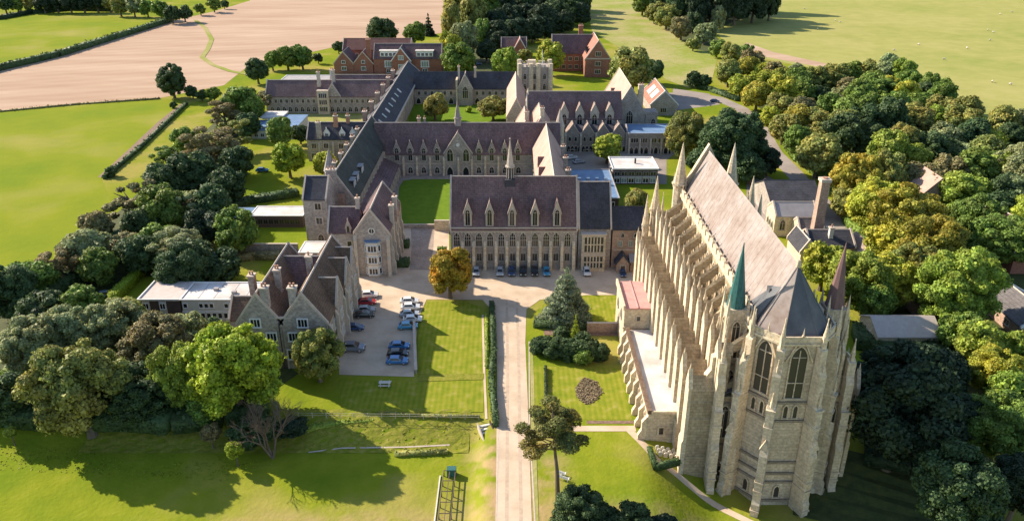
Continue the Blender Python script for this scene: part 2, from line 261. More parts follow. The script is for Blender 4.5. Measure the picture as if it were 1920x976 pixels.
# ------------------------------------------------------------------ windows, doors, buttresses (shared meshes)
CACHE = {}
FR = {'S': 0., 'E': pi / 2, 'N': pi, 'W': -pi / 2}
def arch(w, h, arched, n=5, e=0.):
    """outline in x,z grown by e; pointed arch top when arched"""
    W = w / 2 + e
    if not arched: return [(-W, -e), (W, -e), (W, h + e), (-W, h + e)]
    sp = h - w * .85; top = h + e * 1.3; pts = [(-W, -e), (W, -e)]
    for i in range(n + 1):
        t = i / n; pts.append((W * (1 - t ** 1.6) if t < 1 else 0, sp + (top - sp) * (1 - (1 - t) ** 1.35)))
    for i in range(n - 1, -1, -1):
        t = i / n; pts.append((-W * (1 - t ** 1.6), sp + (top - sp) * (1 - (1 - t) ** 1.35)))
    return pts
def win_mesh(w, h, arched, lights, fw, fmat, gmat, transom):
    key = (round(w, 2), round(h, 2), arched, lights, fw, fmat, gmat, transom)
    if key in CACHE: return CACHE[key]
    mb = MB(); o = arch(w, h, arched, e=fw); i_ = arch(w, h, arched, e=0.); n = len(o); d = .2
    for k in range(n):
        a, b_, c, e_ = o[k], o[(k + 1) % n], i_[(k + 1) % n], i_[k]
        mb.solid([(a[0], 0, a[1]), (b_[0], 0, b_[1]), (c[0], 0, c[1]), (e_[0], 0, e_[1]), (a[0], -d, a[1]), (b_[0], -d, b_[1]), (c[0], -d, c[1]), (e_[0], -d, e_[1])],
                 [(4, 5, 6, 7), (0, 1, 5, 4), (2, 3, 7, 6), (1, 2, 6, 5), (3, 0, 4, 7)])
    mb.box(-w / 2 - fw * 1.4, w / 2 + fw * 1.4, -.3, 0, -fw * .8 - .02, -.03)
    mw = max(.07, w * .06)
    for k in range(1, lights):
        x = -w / 2 + w * k / lights; top = h * (.80 if arched else 1) if abs(x) > w * .2 or not arched else h * .93
        mb.box(x - mw / 2, x + mw / 2, -.15, -.02, 0, top)
    if transom: mb.box(-w / 2, w / 2, -.14, -.02, h * transom - mw / 2, h * transom + mw / 2)
    if arched and lights > 1: mb.box(-w * .42, w * .42, -.14, -.02, h - w * .8, h - w * .8 + mw)
    fm = mb.mesh('window', fmat)
    g_ = MB(); g_.poly([(x, -.04, z) for x, z in arch(w, h, arched)]); gm = g_.mesh('pane', gmat)
    CACHE[key] = (fm, gm); return fm, gm
def window(parent, face, x, y, z, w, h, arched=False, lights=2, fw=.2, fmat='dressed_stone', gmat='glass_dark', transom=0, name='window'):
    fm, gm = win_mesh(w, h, arched, lights, fw, fmat, gmat, transom)
    o = inst(name, fm, parent, (x, y, z), FR[face]); sub('pane', gm, o); return o
def door(parent, face, x, y, z, w, h, arched=True, dmat='timber'):
    key = ('door', w, h, arched, dmat)
    if key not in CACHE:
        fm, _ = win_mesh(w, h, arched, 1, .25, 'dressed_stone', 'glass_dark', 0)
        l = MB(); l.extr([(a, -.06, b) for a, b in arch(w, h, arched)], (0, .04, 0)); l.box(w * .3, w * .36, -.12, -.06, h * .42, h * .5); CACHE[key] = (fm, l.mesh('door_leaf', dmat))
    fm, lm = CACHE[key]; o = inst('door', fm, parent, (x, y, z), FR[face]); sub('door_leaf', lm, o); return o
def butt_mesh(w, h, d, steps, mat, cap='slope'):
    """stepped buttress; back against y=0, projecting to -y"""
    key = ('butt', round(w, 2), round(h, 1), round(d, 2), steps, mat, cap)
    if key in CACHE: return CACHE[key]
    prof = [(0, 0), (-d, 0)]; z = 0.
    for k in range(steps):
        z1 = h * (k + 1) / steps; dd = d * (1 - k / steps * .75); nd = d * (1 - (k + 1) / steps * .75) if k < steps - 1 else .05
        prof.append((-dd, z1 - min(1.2, (dd - nd) * 1.5 + .25))); prof.append((-nd, z1))
    prof.append((0, h + .05)); mb = MB(); mb.extr([(-w / 2, y, z) for y, z in prof], (w, 0, 0)); mb.box(-w / 2 - .1, w / 2 + .1, -d - .12, 0, 0, h * .05)
    CACHE[key] = mb.mesh('buttress', mat); return CACHE[key]
def buttress(parent, face, x, y, z, w, h, d, steps=2, mat='dressed_stone'): return inst('buttress', butt_mesh(w, h, d, steps, mat), parent, (x, y, z), FR[face])
# ------------------------------------------------------------------ building blocks
def gabled(t, x0, x1, y0, y1, z0, ze, zr, axis='x', wall='flint', roof='tile_purple', cope=(1, 1), over=.35, cmat='coping_stone', ridge='coping_stone'):
    mb = MB()
    if axis == 'x':
        ym = (y0 + y1) / 2; mb.extr([(x0, y0, z0), (x0, y1, z0), (x0, y1, ze), (x0, ym, zr), (x0, y0, ze)], (x1 - x0, 0, 0)); hw = (y1 - y0) / 2
    else:
        xm = (x0 + x1) / 2; mb.extr([(x0, y0, z0), (x1, y0, z0), (x1, y0, ze), (xm, y0, zr), (x0, y0, ze)], (0, y1 - y0, 0)); hw = (x1 - x0) / 2
    mb.build('wall', wall, t); sl = (zr - ze) / hw; L = sqrt(hw * hw + (zr - ze) ** 2); tn = .22 * L / hw
    def prof(c, lo, th_, extra=0.): # closed inverted V, c=centre coordinate
        e = hw + over + extra; zb = ze - sl * (over + extra)
        return [(c - e, zb + lo), (c, zr + lo), (c + e, zb + lo), (c + e, zb + lo + th_), (c, zr + lo + th_), (c - e, zb + lo + th_)]
    def vee(c, lo, th_, a0, a1, extra=0.):
        q = MB(); p = prof(c, lo, th_, extra)
        for idx in ((0, 1, 4, 5), (1, 2, 3, 4)):
            pts = [(a0, p[i][0], p[i][1]) if axis == 'x' else (p[i][0], a0, p[i][1]) for i in idx]
            q.extr(pts, (a1 - a0, 0, 0) if axis == 'x' else (0, a1 - a0, 0))
        return q
    a0, a1 = (x0, x1) if axis == 'x' else (y0, y1); c = (y0 + y1) / 2 if axis == 'x' else (x0 + x1) / 2
    i0 = a0 + (.3 if cope[0] else -over * .6); i1 = a1 - (.3 if cope[1] else -over * .6)
    vee(c, .02, tn, i0, i1).build('roof', roof, t)
    if ridge:
        q = MB(); zt = zr + .02 + tn
        if axis == 'x': q.extr([(i0, c - .22, zt - .05), (i0, c, zt + .14), (i0, c + .22, zt - .05)], (i1 - i0, 0, 0))
        else: q.extr([(c - .22, i0, zt - .05), (c, i0, zt + .14), (c + .22, i0, zt - .05)], (0, i1 - i0, 0))
        q.build('ridge_tiles', ridge, t)
    if cope[0]: vee(c, .03, tn + .35, a0 - .12, a0 + .3, .05).build('gable_coping', cmat, t)
    if cope[1]: vee(c, .03, tn + .35, a1 - .3, a1 + .12, .05).build('gable_coping', cmat, t)
def flat(t, x0, x1, y0, y1, z0, z1, wall, roof, par=.25, pmat='white_paint'):
    MB().box(x0, x1, y0, y1, z0, z1).build('wall', wall, t)
    q = MB(); q.box(x0 - .25, x1 + .25, y0 - .25, y1 + .25, z1, z1 + .12); q.build('roof', roof, t)
    p = MB(); a = .3
    p.box(x0 - .3, x1 + .3, y0 - .3, y0 - .3 + a, z1 + .12, z1 + .12 + par); p.box(x0 - .3, x1 + .3, y1 + .3 - a, y1 + .3, z1 + .12, z1 + .12 + par)
    p.box(x0 - .3, x0 - .3 + a, y0 - .3 + a, y1 + .3 - a, z1 + .12, z1 + .12 + par); p.box(x1 + .3 - a, x1 + .3, y0 - .3 + a, y1 + .3 - a, z1 + .12, z1 + .12 + par)
    p.build('parapet', pmat, t)
def chimney(t, x, y, z0, z1, w=1.2, d=1., mat='flint', pots=2, cap='coping_stone'):
    mb = MB(); mb.box(x - w / 2, x + w / 2, y - d / 2, y + d / 2, z0, z1); mb.box(x - w / 2 - .12, x + w / 2 + .12, y - d / 2 - .12, y + d / 2 + .12, z0 - .01, z0 + (z1 - z0) * .3)
    o = mb.build('chimney', mat, t); MB().box(x - w / 2 - .18, x + w / 2 + .18, y - d / 2 - .18, y + d / 2 + .18, z1, z1 + .28).build('chimney_cap', cap, o)
    for k in range(pots):
        xx = x + (k - (pots - 1) / 2) * w / max(1, pots) * .9; q = MB(); q.cone(xx, y, z1 + .28, z1 + .95, .2, .16, 8); q.cone(xx, y, z1 + .95, z1 + 1.05, .22, .22, 8); q.build('chimney_pot', 'clay', o)
def dormer(t, face, x, y, z, w, h, gh, depth, wall='dressed_stone', roof='tile_purple', lights=2, arched=True, wh=None, cmat='coping_stone', fmat='dressed_stone', gmat='glass_dark'):
    """gabled dormer; front face at (x,y), sill z, wall height h, gable rise gh, running back depth"""
    key = ('dorm', round(w, 2), round(h, 2), round(gh, 2), round(depth, 1), wall, roof, lights, arched, wh, cmat, fmat, gmat)
    if key not in CACHE:
        mb = MB(); mb.extr([(-w / 2, 0, 0), (w / 2, 0, 0), (w / 2, 0, h), (0, 0, h + gh), (-w / 2, 0, h)], (0, depth, 0)); a = mb.mesh('dormer', wall)
        r = MB(); o = .12; e = w / 2 + o; sl = gh / (w / 2)
        for sgn in (-1, 1): r.extr([(sgn * e, .25, h - sl * o + .02), (0, .25, h + gh + .02), (0, .25, h + gh + .25), (sgn * e, .25, h - sl * o + .25)], (0, depth - .25, 0))
        rm = r.mesh('dormer_roof', roof); c = MB()
        for sgn in (-1, 1): c.extr([(sgn * (e + .05), -.12, h - sl * o), (0, -.12, h + gh), (0, -.12, h + gh + .42), (sgn * (e + .05), -.12, h - sl * o + .38)], (0, .37, 0))
        c.cone(0, .06, h + gh + .3, h + gh + 1., .16, 0, 4); cm = c.mesh('dormer_coping', cmat)
        ww = w * .56; hh = wh or (h * .9 + gh * .3); fm, gm = win_mesh(ww, hh, arched, lights, .14, fmat, gmat, 0); CACHE[key] = (a, rm, cm, fm, gm, h)
    a, rm, cm, fm, gm, _ = CACHE[key]; o = inst('dormer', a, t, (x, y, z), FR[face]); sub('dormer_roof', rm, o); sub('dormer_coping', cm, o)
    f = sub('window_frame', fm, o); f.location = (0, -.01, h * .12 + .1); p = sub('pane', gm, o); p.location = (0, -.012, h * .12 + .1); return o
def pinnacle_mesh(s, h, mat, n=4):
    key = ('pin', round(s, 2), round(h, 2), mat, n)
    if key not in CACHE:
        q = MB(); q.cone(0, 0, 0, h * .3, s * .7, s * .7, n, pi / 4); q.cone(0, 0, h * .3, h * .34, s * .85, s * .85, n, pi / 4); q.cone(0, 0, h * .34, h * .94, s * .62, .04, 8, pi / 8); q.cone(0, 0, h * .92, h, .12, .1, 6)
        for k in range(4): a = pi / 4 + k * pi / 2; q.cone(s * .62 * cos(a), s * .62 * sin(a), h * .3, h * .5, s * .14, 0, 4)
        CACHE[key] = q.mesh('pinnacle', mat)
    return CACHE[key]
# ------------------------------------------------------------------ GROUND
def grid_ground():
    xs = [-9000, -4000, -2000, -900, -400] + list(np.arange(-150, -20, 5.)) + list(np.arange(-20, 62, 1.)) + list(np.arange(65, 160, 8.)) + [400, 900, 2000, 4000, 9000]
    ys = [-3000, -600, -100, 30, 60, 75] + list(np.arange(84, 124, 1.)) + [130, 200, 300, 400, 600, 900, 1500, 2500, 5000, 12000]
    vs = [(x, y, g(x, y)) for y in ys for x in xs]; nx = len(xs)
    fs = [(j * nx + i, j * nx + i + 1, (j + 1) * nx + i + 1, (j + 1) * nx + i) for j in range(len(ys) - 1) for i in range(nx - 1)]
    me = bpy.data.meshes.new('ground'); me.from_pydata(vs, [], fs); me.materials.append(M('grass_field')); me.polygons.foreach_set('use_smooth', [True] * len(fs)); return me
struct('ground', grid_ground())
LAYER = [0.02]
def sheet(name, pix, mat, dz=None, world=False, kind='structure'):
    pts = [(p if world else P(*p)) for p in pix]
    if dz is None: LAYER[0] += .006; dz = LAYER[0]
    bm = bmesh.new(); vs = [bm.verts.new((x, y, dz)) for x, y in pts]; es = [bm.edges.new((vs[i], vs[(i + 1) % len(vs)])) for i in range(len(vs))]
    bmesh.ops.triangle_fill(bm, use_beauty=True, use_dissolve=False, edges=es)
    for f in bm.faces:
        if f.normal.z < 0: f.normal_flip()
    me = bpy.data.meshes.new(name); bm.to_mesh(me); bm.free(); me.materials.append(M(mat)); return struct(name, me)
def strip(name, pts, width, mat, dz=.03, pix=True, n=6):
    """ribbon that follows the ground"""
    q = [PG(*p)[:2] if pix else p for p in pts]; r = []
    for a, b in zip(q[:-1], q[1:]):
        for k in range(n): r.append((a[0] + (b[0] - a[0]) * k / n, a[1] + (b[1] - a[1]) * k / n))
    r.append(q[-1]); vs = []; fs = []
    for i, p in enumerate(r):
        a = r[max(0, i - 1)]; b = r[min(len(r) - 1, i + 1)]; d = Vector((b[0] - a[0], b[1] - a[1])).normalized(); nn = (-d.y * width / 2, d.x * width / 2)
        for s_ in (-1, 1): x = p[0] + nn[0] * s_; y = p[1] + nn[1] * s_; vs.append((x, y, g(x, y) + dz))
    for i in range(len(r) - 1): fs.append((2 * i, 2 * i + 2, 2 * i + 3, 2 * i + 1))
    me = bpy.data.meshes.new(name); me.from_pydata(vs, [], fs); bm = bmesh.new(); bm.from_mesh(me)
    for f in bm.faces:
        f.normal_update()
        if f.normal.z < 0: f.normal_flip()
    bm.to_mesh(me); bm.free(); me.materials.append(M(mat)); return struct(name, me)
# fields
sheet('meadow', [(-900, 330), (-300, 250), (0, 207), (300, 184), (345, 188), (335, 205), (262, 268), (190, 335), (215, 395), (200, 440), (80, 520), (-300, 600), (-900, 600)], 'grass_meadow')
sheet('stubble_field', [(-1400, 330), (-600, 280), (0, 207), (300, 184), (420, 160), (470, 120), (540, 108), (620, 90), (831, 62), (832, -60), (520, -60), (468, 2), (400, 22), (330, 38), (200, 78), (0, 131), (-600, 280), (-1400, 420)], 'stubble')
sheet('far_meadow', [(-600, 260), (0, 131), (200, 78), (320, 40), (200, 22), (100, 20), (0, 36), (-600, 130)], 'grass_meadow')
sheet('pasture', [(1340, 60), (1375, 95), (1430, 110), (1560, 135), (1700, 150), (1850, 220), (2600, 420), (2600, -60), (1440, -60), (1420, 0)], 'grass_pasture')
sheet('rough_slope', [(1095, -30), (1180, -5), (1215, 30), (1290, 70), (1345, 112), (1335, 150), (1290, 165), (1250, 150), (1180, 100), (1110, 60)], 'grass_rough')
sheet('stubble_headland', [(1385, 92), (1425, 105), (1560, 130), (1600, 137), (1560, 122), (1450, 98), (1400, 80)], 'stubble')
strip('field_track', [(345, 195), (300, 232), (250, 280), (193, 332)], 3.4, 'soil')
strip('field_track', [(366, 38), (384, 52), (397, 74), (390, 92), (379, 108), (398, 122), (432, 134), (475, 142)], 3.0, 'grass_rough', dz=.2, n=10)
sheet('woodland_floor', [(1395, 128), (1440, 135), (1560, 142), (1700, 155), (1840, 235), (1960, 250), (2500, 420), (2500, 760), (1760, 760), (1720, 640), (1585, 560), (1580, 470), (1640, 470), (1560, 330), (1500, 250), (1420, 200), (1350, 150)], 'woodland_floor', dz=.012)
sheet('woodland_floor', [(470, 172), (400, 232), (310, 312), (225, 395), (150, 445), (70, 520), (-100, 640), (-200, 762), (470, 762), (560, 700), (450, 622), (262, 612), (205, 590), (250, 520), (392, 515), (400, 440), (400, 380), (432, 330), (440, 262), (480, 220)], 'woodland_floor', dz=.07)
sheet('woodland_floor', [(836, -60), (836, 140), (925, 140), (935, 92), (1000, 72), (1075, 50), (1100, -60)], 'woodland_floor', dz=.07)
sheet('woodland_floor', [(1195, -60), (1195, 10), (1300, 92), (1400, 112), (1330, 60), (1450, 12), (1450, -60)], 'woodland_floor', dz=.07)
strip('painted_shade_ground', [(1655, 740), (1680, 860), (1690, 1010)], 32, 'woodland_floor', dz=.1)  # painted cast shade of the chapel, borrowing the woodland floor colour
# courtyards, drive, paths
gravel = [(928, 1150), (932, 700), (930, 600), (916, 575), (905, 562), (800, 561), (783, 600), (776, 706), (636, 702), (636, 640), (655, 560), (655, 470), (742, 470), (742, 425), (842, 425), (842, 480), (1200, 480), (1200, 553), (1100, 553), (1012, 562), (987, 580), (985, 640), (990, 760), (1003, 1150)]
sheet('gravel_court', gravel, 'gravel', dz=.05)
strip('asphalt_road', [(1225, 178), (1290, 176), (1345, 184), (1390, 204), (1425, 240), (1450, 285), (1490, 326), (1540, 380), (1600, 440)], 6.5, 'asphalt', dz=.045)
sheet('asphalt_yard', [(1262, 166), (1330, 176), (1350, 196), (1260, 208)], 'asphalt', dz=.035)
sheet('works_yard', [(1400, 330), (1440, 330), (1600, 440), (1590, 478), (1540, 478), (1400, 400)], 'asphalt', dz=.03)
strip('wheel_track', [(950, 560), (952, 700), (950, 980)], .55, 'gravel_worn', dz=.058); strip('wheel_track', [(969, 560), (973, 700), (977, 980)], .55, 'gravel_worn', dz=.058); strip('kerb', [(933, 640), (935, 800), (930, 980)], .22, 'coping_stone', dz=.07); strip('kerb', [(992, 640), (993, 800), (1003, 980)], .22, 'coping_stone', dz=.07); strip('grass_verge', [(996, 640), (999, 760), (1006, 980)], .7, 'grass_rough', dz=.057)
sheet('paving', [(770, 424), (815, 424), (812, 470), (806, 506), (768, 506), (772, 465)], 'paving', dz=.062)
sheet('quad_paving', [(712, 426), (735, 327), (1000, 327), (1010, 426)], 'paving', dz=.045)
sheet('quad_lawn', [(743, 424), (748, 352), (756, 339), (775, 336), (990, 336), (1005, 424)], 'quad_grass', dz=.058)
sheet('upper_quad_lawn', [(765, 232), (775, 196), (960, 196), (965, 232)], 'quad_grass', dz=.058)
sheet('upper_court', [(1060, 345), (1060, 285), (1270, 285), (1250, 300), (1250, 345)], 'asphalt', dz=.035)
sheet('school_yard', [(455, 262), (490, 215), (700, 205), (690, 240), (640, 262)], 'grass_rough', dz=.03)
sheet('road_edge', [(1860, 560), (1960, 590), (2200, 700), (2200, 620), (1960, 545), (1880, 540)], 'asphalt', dz=.05)
sheet('mown_lawn', [(801, 566), (868, 563), (905, 577), (908, 700), (780, 704), (786, 600)], 'grass_mown', dz=.03)
sheet('mown_lawn', [(782, 716), (908, 712), (906, 772), (700, 772), (640, 760), (636, 712)], 'grass_mown', dz=.03)
sheet('mown_lawn', [(996, 686), (1160, 690), (1186, 786), (996, 786)], 'grass_mown', dz=.03)
sheet('mown_lawn', [(1100, 556), (1158, 556), (1162, 615), (1000, 615), (996, 590), (1030, 562)], 'grass_mown', dz=.034)
strip('footpath', [(1003, 803), (1100, 803), (1192, 803)], 1.6, 'gravel', dz=.05)
strip('footpath', [(1180, 806), (1230, 860), (1300, 915), (1340, 945), (1420, 985), (1500, 1030)], 1.3, 'gravel', dz=.04)
strip('flower_border', [(1100, 791), (1192, 791)], .9, 'soil', dz=.06)
strip('kerb_path', [(905, 590), (908, 700), (912, 785)], .45, 'gravel', dz=.06)
sheet('flower_bed', [(1083, 745), (1078, 728), (1095, 708), (1118, 715), (1130, 735), (1112, 754), (1098, 758)], 'soil', dz=.07)
sheet('terrace_bank', [(785, 701), (908, 700), (908, 711), (785, 715)], 'grass_bank', dz=.07)
# textured bank below the lawn follows the slope
def bank():
    vs = []; fs = []; xs = np.arange(-75, -6.8, 1.5); ys = np.arange(110.5, 121.1, 1.0); nx = len(xs)
    for y in ys:
        for x in xs: vs.append((x, y, g(x, y) + .05 + .10 * math.sin(x * 1.3 + y) * math.sin(y * 1.7)))
    fs = [(j * nx + i, j * nx + i + 1, (j + 1) * nx + i + 1, (j + 1) * nx + i) for j in range(len(ys) - 1) for i in range(nx - 1)]
    me = bpy.data.meshes.new('bank'); me.from_pydata(vs, [], fs); me.materials.append(M('grass_bank')); struct('grass_bank', me)
bank()
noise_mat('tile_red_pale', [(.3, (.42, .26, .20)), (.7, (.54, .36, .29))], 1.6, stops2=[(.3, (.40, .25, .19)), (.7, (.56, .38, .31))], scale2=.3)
noise_mat('white_stone', [(.3, (.60, .56, .49)), (.7, (.74, .70, .62))], 1.2)
noise_mat('grey_roof_pink', [(.3, (.50, .42, .37)), (.7, (.62, .54, .49))], .8)
noise_mat('glass_roof', [(.3, (.45, .52, .48)), (.7, (.58, .62, .56))], .4, rough=.3)
course_mat('tile_pale', (.36, .27, .22), (.28, .21, .18), (.18, .13, .11), .5, .42, stain=(.8, 1.2), msize=.03)
course_mat('tile_red_dull', (.24, .115, .09), (.19, .09, .075), (.12, .06, .05), .5, .42, stain=(.8, 1.2), msize=.03)
course_mat('tile_grey', (.17, .155, .15), (.135, .125, .12), (.09, .08, .08), .5, .42, stain=(.8, 1.2), msize=.03)
# ================================================================== BUILDINGS
# ---- great hall
def great_hall():
    Y = 181.2; x0, x1 = -15.3, 16.2; ze, zr = 10.9, 21.7
    t = thing('great_hall', 'long stone hall with steep purple-brown roof, five stone dormers and a thin spirelet', 'hall', (0.4, Y + 7, 0))
    gabled(t, x0, x1, Y, Y + 14, 0, ze, zr, 'x', 'flint', 'tile_purple')
    par = MB().box(x0, x1, Y - .25, Y - .02, ze - .9, ze + .35); par.build('parapet', 'dressed_stone', t)
    for k in range(38): x = x0 + .4 + k * .82; inst('corbel', corbel(), t, (x, Y - .02, ze - 1.25))
    for u in (856.5, 877, 898, 919, 940, 961, 981, 1003, 1024, 1043, 1064):
        x = XU(u, Y, 8); window(t, 'S', x, Y - .02, ZV(461, Y), 1.45, ZV(436, Y) - ZV(461, Y), True, 3, .18, transom=.45)
        window(t, 'S', x, Y - .02, 2.2, 1.2, 2.0, False, 2, .15, gmat='glass_leaded'); 
    for u in (867, 888, 909, 930, 950.5, 971, 992, 1013, 1033, 1054, 1076): buttress(t, 'S', XU(u, Y, 8), Y, 0, .75, ZV(452, Y), 1.5, 2, 'limestone_pale')
    for u in (877, 918, 960, 1003, 1044.5): dormer(t, 'S', XU(u, Y, 13), Y + .1, ze + .3, 1.95, 3.6, 2.9, 3.6, 'dressed_stone', 'tile_purple', 2)
    # spirelet riding on the ridge
    sx = -.5; sy = Y + 7; q = MB(); q.box(sx - 1.3, sx + 1.3, sy - 1.5, sy + 1.5, zr - 2.2, zr - .1); q.cone(sx, sy, zr - .1, zr + 2.6, 1.0, .85, 8); o = q.build('spirelet', 'slate', t)
    for k in range(8): a = pi / 8 + k * pi / 4; MB().tube((sx + .95 * cos(a), sy + .95 * sin(a), zr), (sx + .8 * cos(a), sy + .8 * sin(a), zr + 2.8), .1, .1, 5).build('spirelet_post', 'coping_stone', o)
    q = MB(); q.cone(sx, sy, zr + 2.8, zr + 3.1, 1.25, 1.25, 8, pi / 8); q.cone(sx, sy, zr + 3.1, zr + 9.6, .95, .08, 8, pi / 8); q.cone(sx, sy, zr + 9.5, zr + 10.4, .05, .03, 6); q.cone(sx, sy, zr + 9.9, zr + 10.1, .2, .2, 6); q.build('spirelet_spire', 'coping_stone', o)
    for x in (x0 + .9, x1 - .9): inst('pinnacle', pinnacle_mesh(.5, 2.2, 'coping_stone'), t, (x - .9 * (1 if x < 0 else -1), Y + .4, ze + .4))
    for k, y in enumerate((Y + 3.5, Y + 7, Y + 10.5)): window(t, 'W', x0 - .02, y, 4.5, 1.3, 5, True, 2)
    # oriel wing on its right end
    a = thing('oriel_wing', 'plain dark-roofed stone wing with a tall pale mullioned bay, right of the long hall', 'wing', (20.4, Y + 6, 0))
    gabled(a, 16.5, 24.6, Y + .2, Y + 13.2, 0, 11.2, 20.4, 'x', 'flint', 'slate', (1, 1), cmat='coping_stone')
    b = MB(); bx0, bx1 = XU(1091, Y - 1.6, 6), XU(1135, Y - 1.6, 6); b.box(bx0, bx1, Y - 1.7, Y + .2, 0, 9.8); o = b.build('bay', 'limestone_pale', a)
    MB().box(bx0 - .2, bx1 + .2, Y - 1.9, Y + .1, 9.8, 10.1).build('bay_cornice', 'coping_stone', o)
    MB().box(bx0 - .12, bx1 + .12, Y - 1.82, Y + .1, 4.3, 5.0).build('string_course', 'coping_stone', o)
    cx = (bx0 + bx1) / 2; w_ = (bx1 - bx0) * .8
    for nm, z, h in (('bay_window', 5.3, 4.0), ('bay_window', 1.0, 3.1)):
        fm, gm = win_mesh(w_, h, False, 6, .15, 'limestone_pale', 'glass_leaded', .5); i_ = inst(nm, fm, o, (cx, Y - 1.72, z)); g_ = sub('pane', gm, o); g_.location = i_.location
    s_ = thing('pantry_building', 'small reddish dark-roofed building between the long hall and the chapel', 'building', (29, Y + 5, 0))
    gabled(s_, 25.0, 32.9, Y + .4, Y + 9, 0, 10.6, 14.6, 'x', 'warm_brickwork', 'slate', (0, 0), cmat='coping_stone', ridge='slate')
    for u in (1163, 1183, 1196): window(s_, 'S', XU(u, Y, 7), Y + .38, 6.0, 1.0, 1.4, False, 2, .14, gmat='glass_pale')
    for u in (1168, 1192): window(s_, 'S', XU(u, Y, 9), Y + .38, 8.4, .8, 1.1, True, 1, .14)
    MB().box(25.4, 32.7, Y + .2, Y + .38, 4.9, 5.15).build('string_course', 'coping_stone', s_)
    p = thing('timber_porch', 'little gabled timber-framed porch with a dark roof at the foot of the reddish building', 'porch', (27.4, Y - 2, 0))
    gabled(p, 26.0, 29.2, Y - 2.6, Y + .3, 0, 2.4, 4.6, 'y', 'warm_brickwork', 'slate', (0, 0), ridge=None)
    door(p, 'S', 27.6, Y - 2.62, 0, 1.1, 2.0, False); 
    q = MB(); q.box(29.5, 33.2, Y - 2, Y + .3, 0, 2.6); lo = q.build('lean_to', 'warm_brickwork', p); MB().extr([(29.3, Y - 2.2, 2.6), (29.3, Y + .35, 3.8), (29.3, Y + .35, 4.0), (29.3, Y - 2.2, 2.8)], (4, 0, 0)).build('lean_to_roof', 'grey_roof', lo)
    window(p, 'S', 31.6, Y - 2.02, 1.0, 1.6, 1., False, 3, .14, gmat='glass_pale')
def corbel():
    if 'corb' not in CACHE: CACHE['corb'] = MB().box(-.13, .13, -.22, 0, 0, .38).mesh('corbel', 'dressed_stone')
    return CACHE['corb']
great_hall()
# ---- lower quad: far range
def lower_north():
    Y = 255.5; x0, x1 = -46, 16; ze, zr = 9.2, 15.8 
    t = thing('gabled_quad_range', 'long range with pointed dormer gables and ground-floor arches closing the quad lawn', 'school range', (-15, Y + 5.5, 0))
    zr = ZV(232, Y + 5.5); gabled(t, x0, x1, Y, Y + 11, 0, 7.6, zr, 'x', 'flint', 'tile_purple', (0, 0))
    MB().box(x0, x1, Y - .18, Y - .01, 3.9, 4.15).build('string_course', 'dressed_stone', t)
    for u in (744, 769, 794.5, 819.5, 898, 922, 946.5, 971):
        x = XU(u, Y, 8); dormer(t, 'S', x, Y - .12, 4.6, 2.3, 3.8, 3.1, 5.5, 'flint', 'tile_purple', 2)
    for u in (745, 770, 795, 820, 898, 922, 947, 972): window(t, 'S', XU(u, Y, 1), Y - .02, .7, 1.5, 2.2, True, 2, .25, name='arched_opening')
    for u in (844, 874): window(t, 'S', XU(u, Y, 1), Y - .45, .1, 1.9, 2.9, True, 1, .3, name='arched_opening')
    for u in (757, 782, 807, 832.5, 885, 910, 934.5, 959): buttress(t, 'S', XU(u, Y, 3), Y, 0, .6, 6.4, .9, 2, 'limestone_pale')
    # middle gable
    xc = XU(859, Y, 8); hw = 4.6; mb = MB(); mb.extr([(xc - hw, Y - .4, 0), (xc + hw, Y - .4, 0), (xc + hw, Y - .4, 7.4), (xc, Y - .4, 14.6), (xc - hw, Y - .4, 7.4)], (0, .4 + 5, 0)); o = mb.build('central_gable', 'flint', t)
    for sg in (-1, 1):
        MB().extr([(xc + sg * (hw + .3), Y - .6, 7.2), (xc, Y - .6, 14.6), (xc, Y - .6, 15.1), (xc + sg * (hw + .3), Y - .6, 7.8)], (0, .5, 0)).build('gable_coping', 'coping_stone', o)
        MB().extr([(xc + sg * (hw + .25), Y - .1, 7.1), (xc, Y - .1, 14.5), (xc, Y - .1, 14.85), (xc + sg * (hw + .25), Y - .1, 7.5)], (0, 5.6, 0)).build('gable_roof', 'tile_purple', o)
    for u in (844, 874): window(t, 'S', XU(u, Y, 7), Y - .42, 5.0, 1.9, 4.2, True, 2, .22)
    q = MB(); q.cone(xc, Y - .45, 10.8, 11.0, .5, .5, 10); k_ = MB(); k_.extr([(xc + .6 * cos(a * pi / 5), Y - .43, 10.6 + .6 * sin(a * pi / 5)) for a in range(10)], (0, -.12, 0)); k_.build('clock_face', 'white_paint', t)
    n_ = MB(); n_.extr(arch_pts(xc, 5.2, .9, 3.0, Y - .42), (0, -.03, 0)); n_.build('niche', 'flint_dark', t)
    buttress(t, 'S', xc, Y - .4, 0, .6, 6.4, .8, 2, 'limestone_pale')
    # bell spirelet above the gable
    sx, sy = xc - .2, Y + 5.5; z = zr - .6; q = MB(); q.cone(sx, sy, z, z + 2.4, 1.25, 1.05, 8); q.cone(sx, sy, z + 2.4, z + 2.7, 1.4, 1.4, 8); q.cone(sx, sy, z + 2.7, z + 8.6, 1.05, .06, 8); q.cone(sx, sy, z + 8.4, z + 9.6, .05, .03, 5); q.build('bell_spirelet', 'lead_roof', t)
    chimney(t, XU(785, Y + 6, 16), Y + 7, zr - 1, zr + 1.4, 1.0, .9, 'warm_brickwork', 2); chimney(t, XU(795, Y + 6, 16), Y + 8, zr - 1.5, zr + 1.0, .5, .5, 'flint', 1)
    MB().box(-44.6, -42.4, Y - .6, Y, 3.6, 8.2).build('corner_bay', 'dressed_stone', t); window(t, 'S', -43.5, Y - .62, 5.2, 1.1, 1.6, False, 2)
    MB().box(10, 13, Y - .6, Y, 3.6, 7.8).build('corner_bay', 'dressed_stone', t)
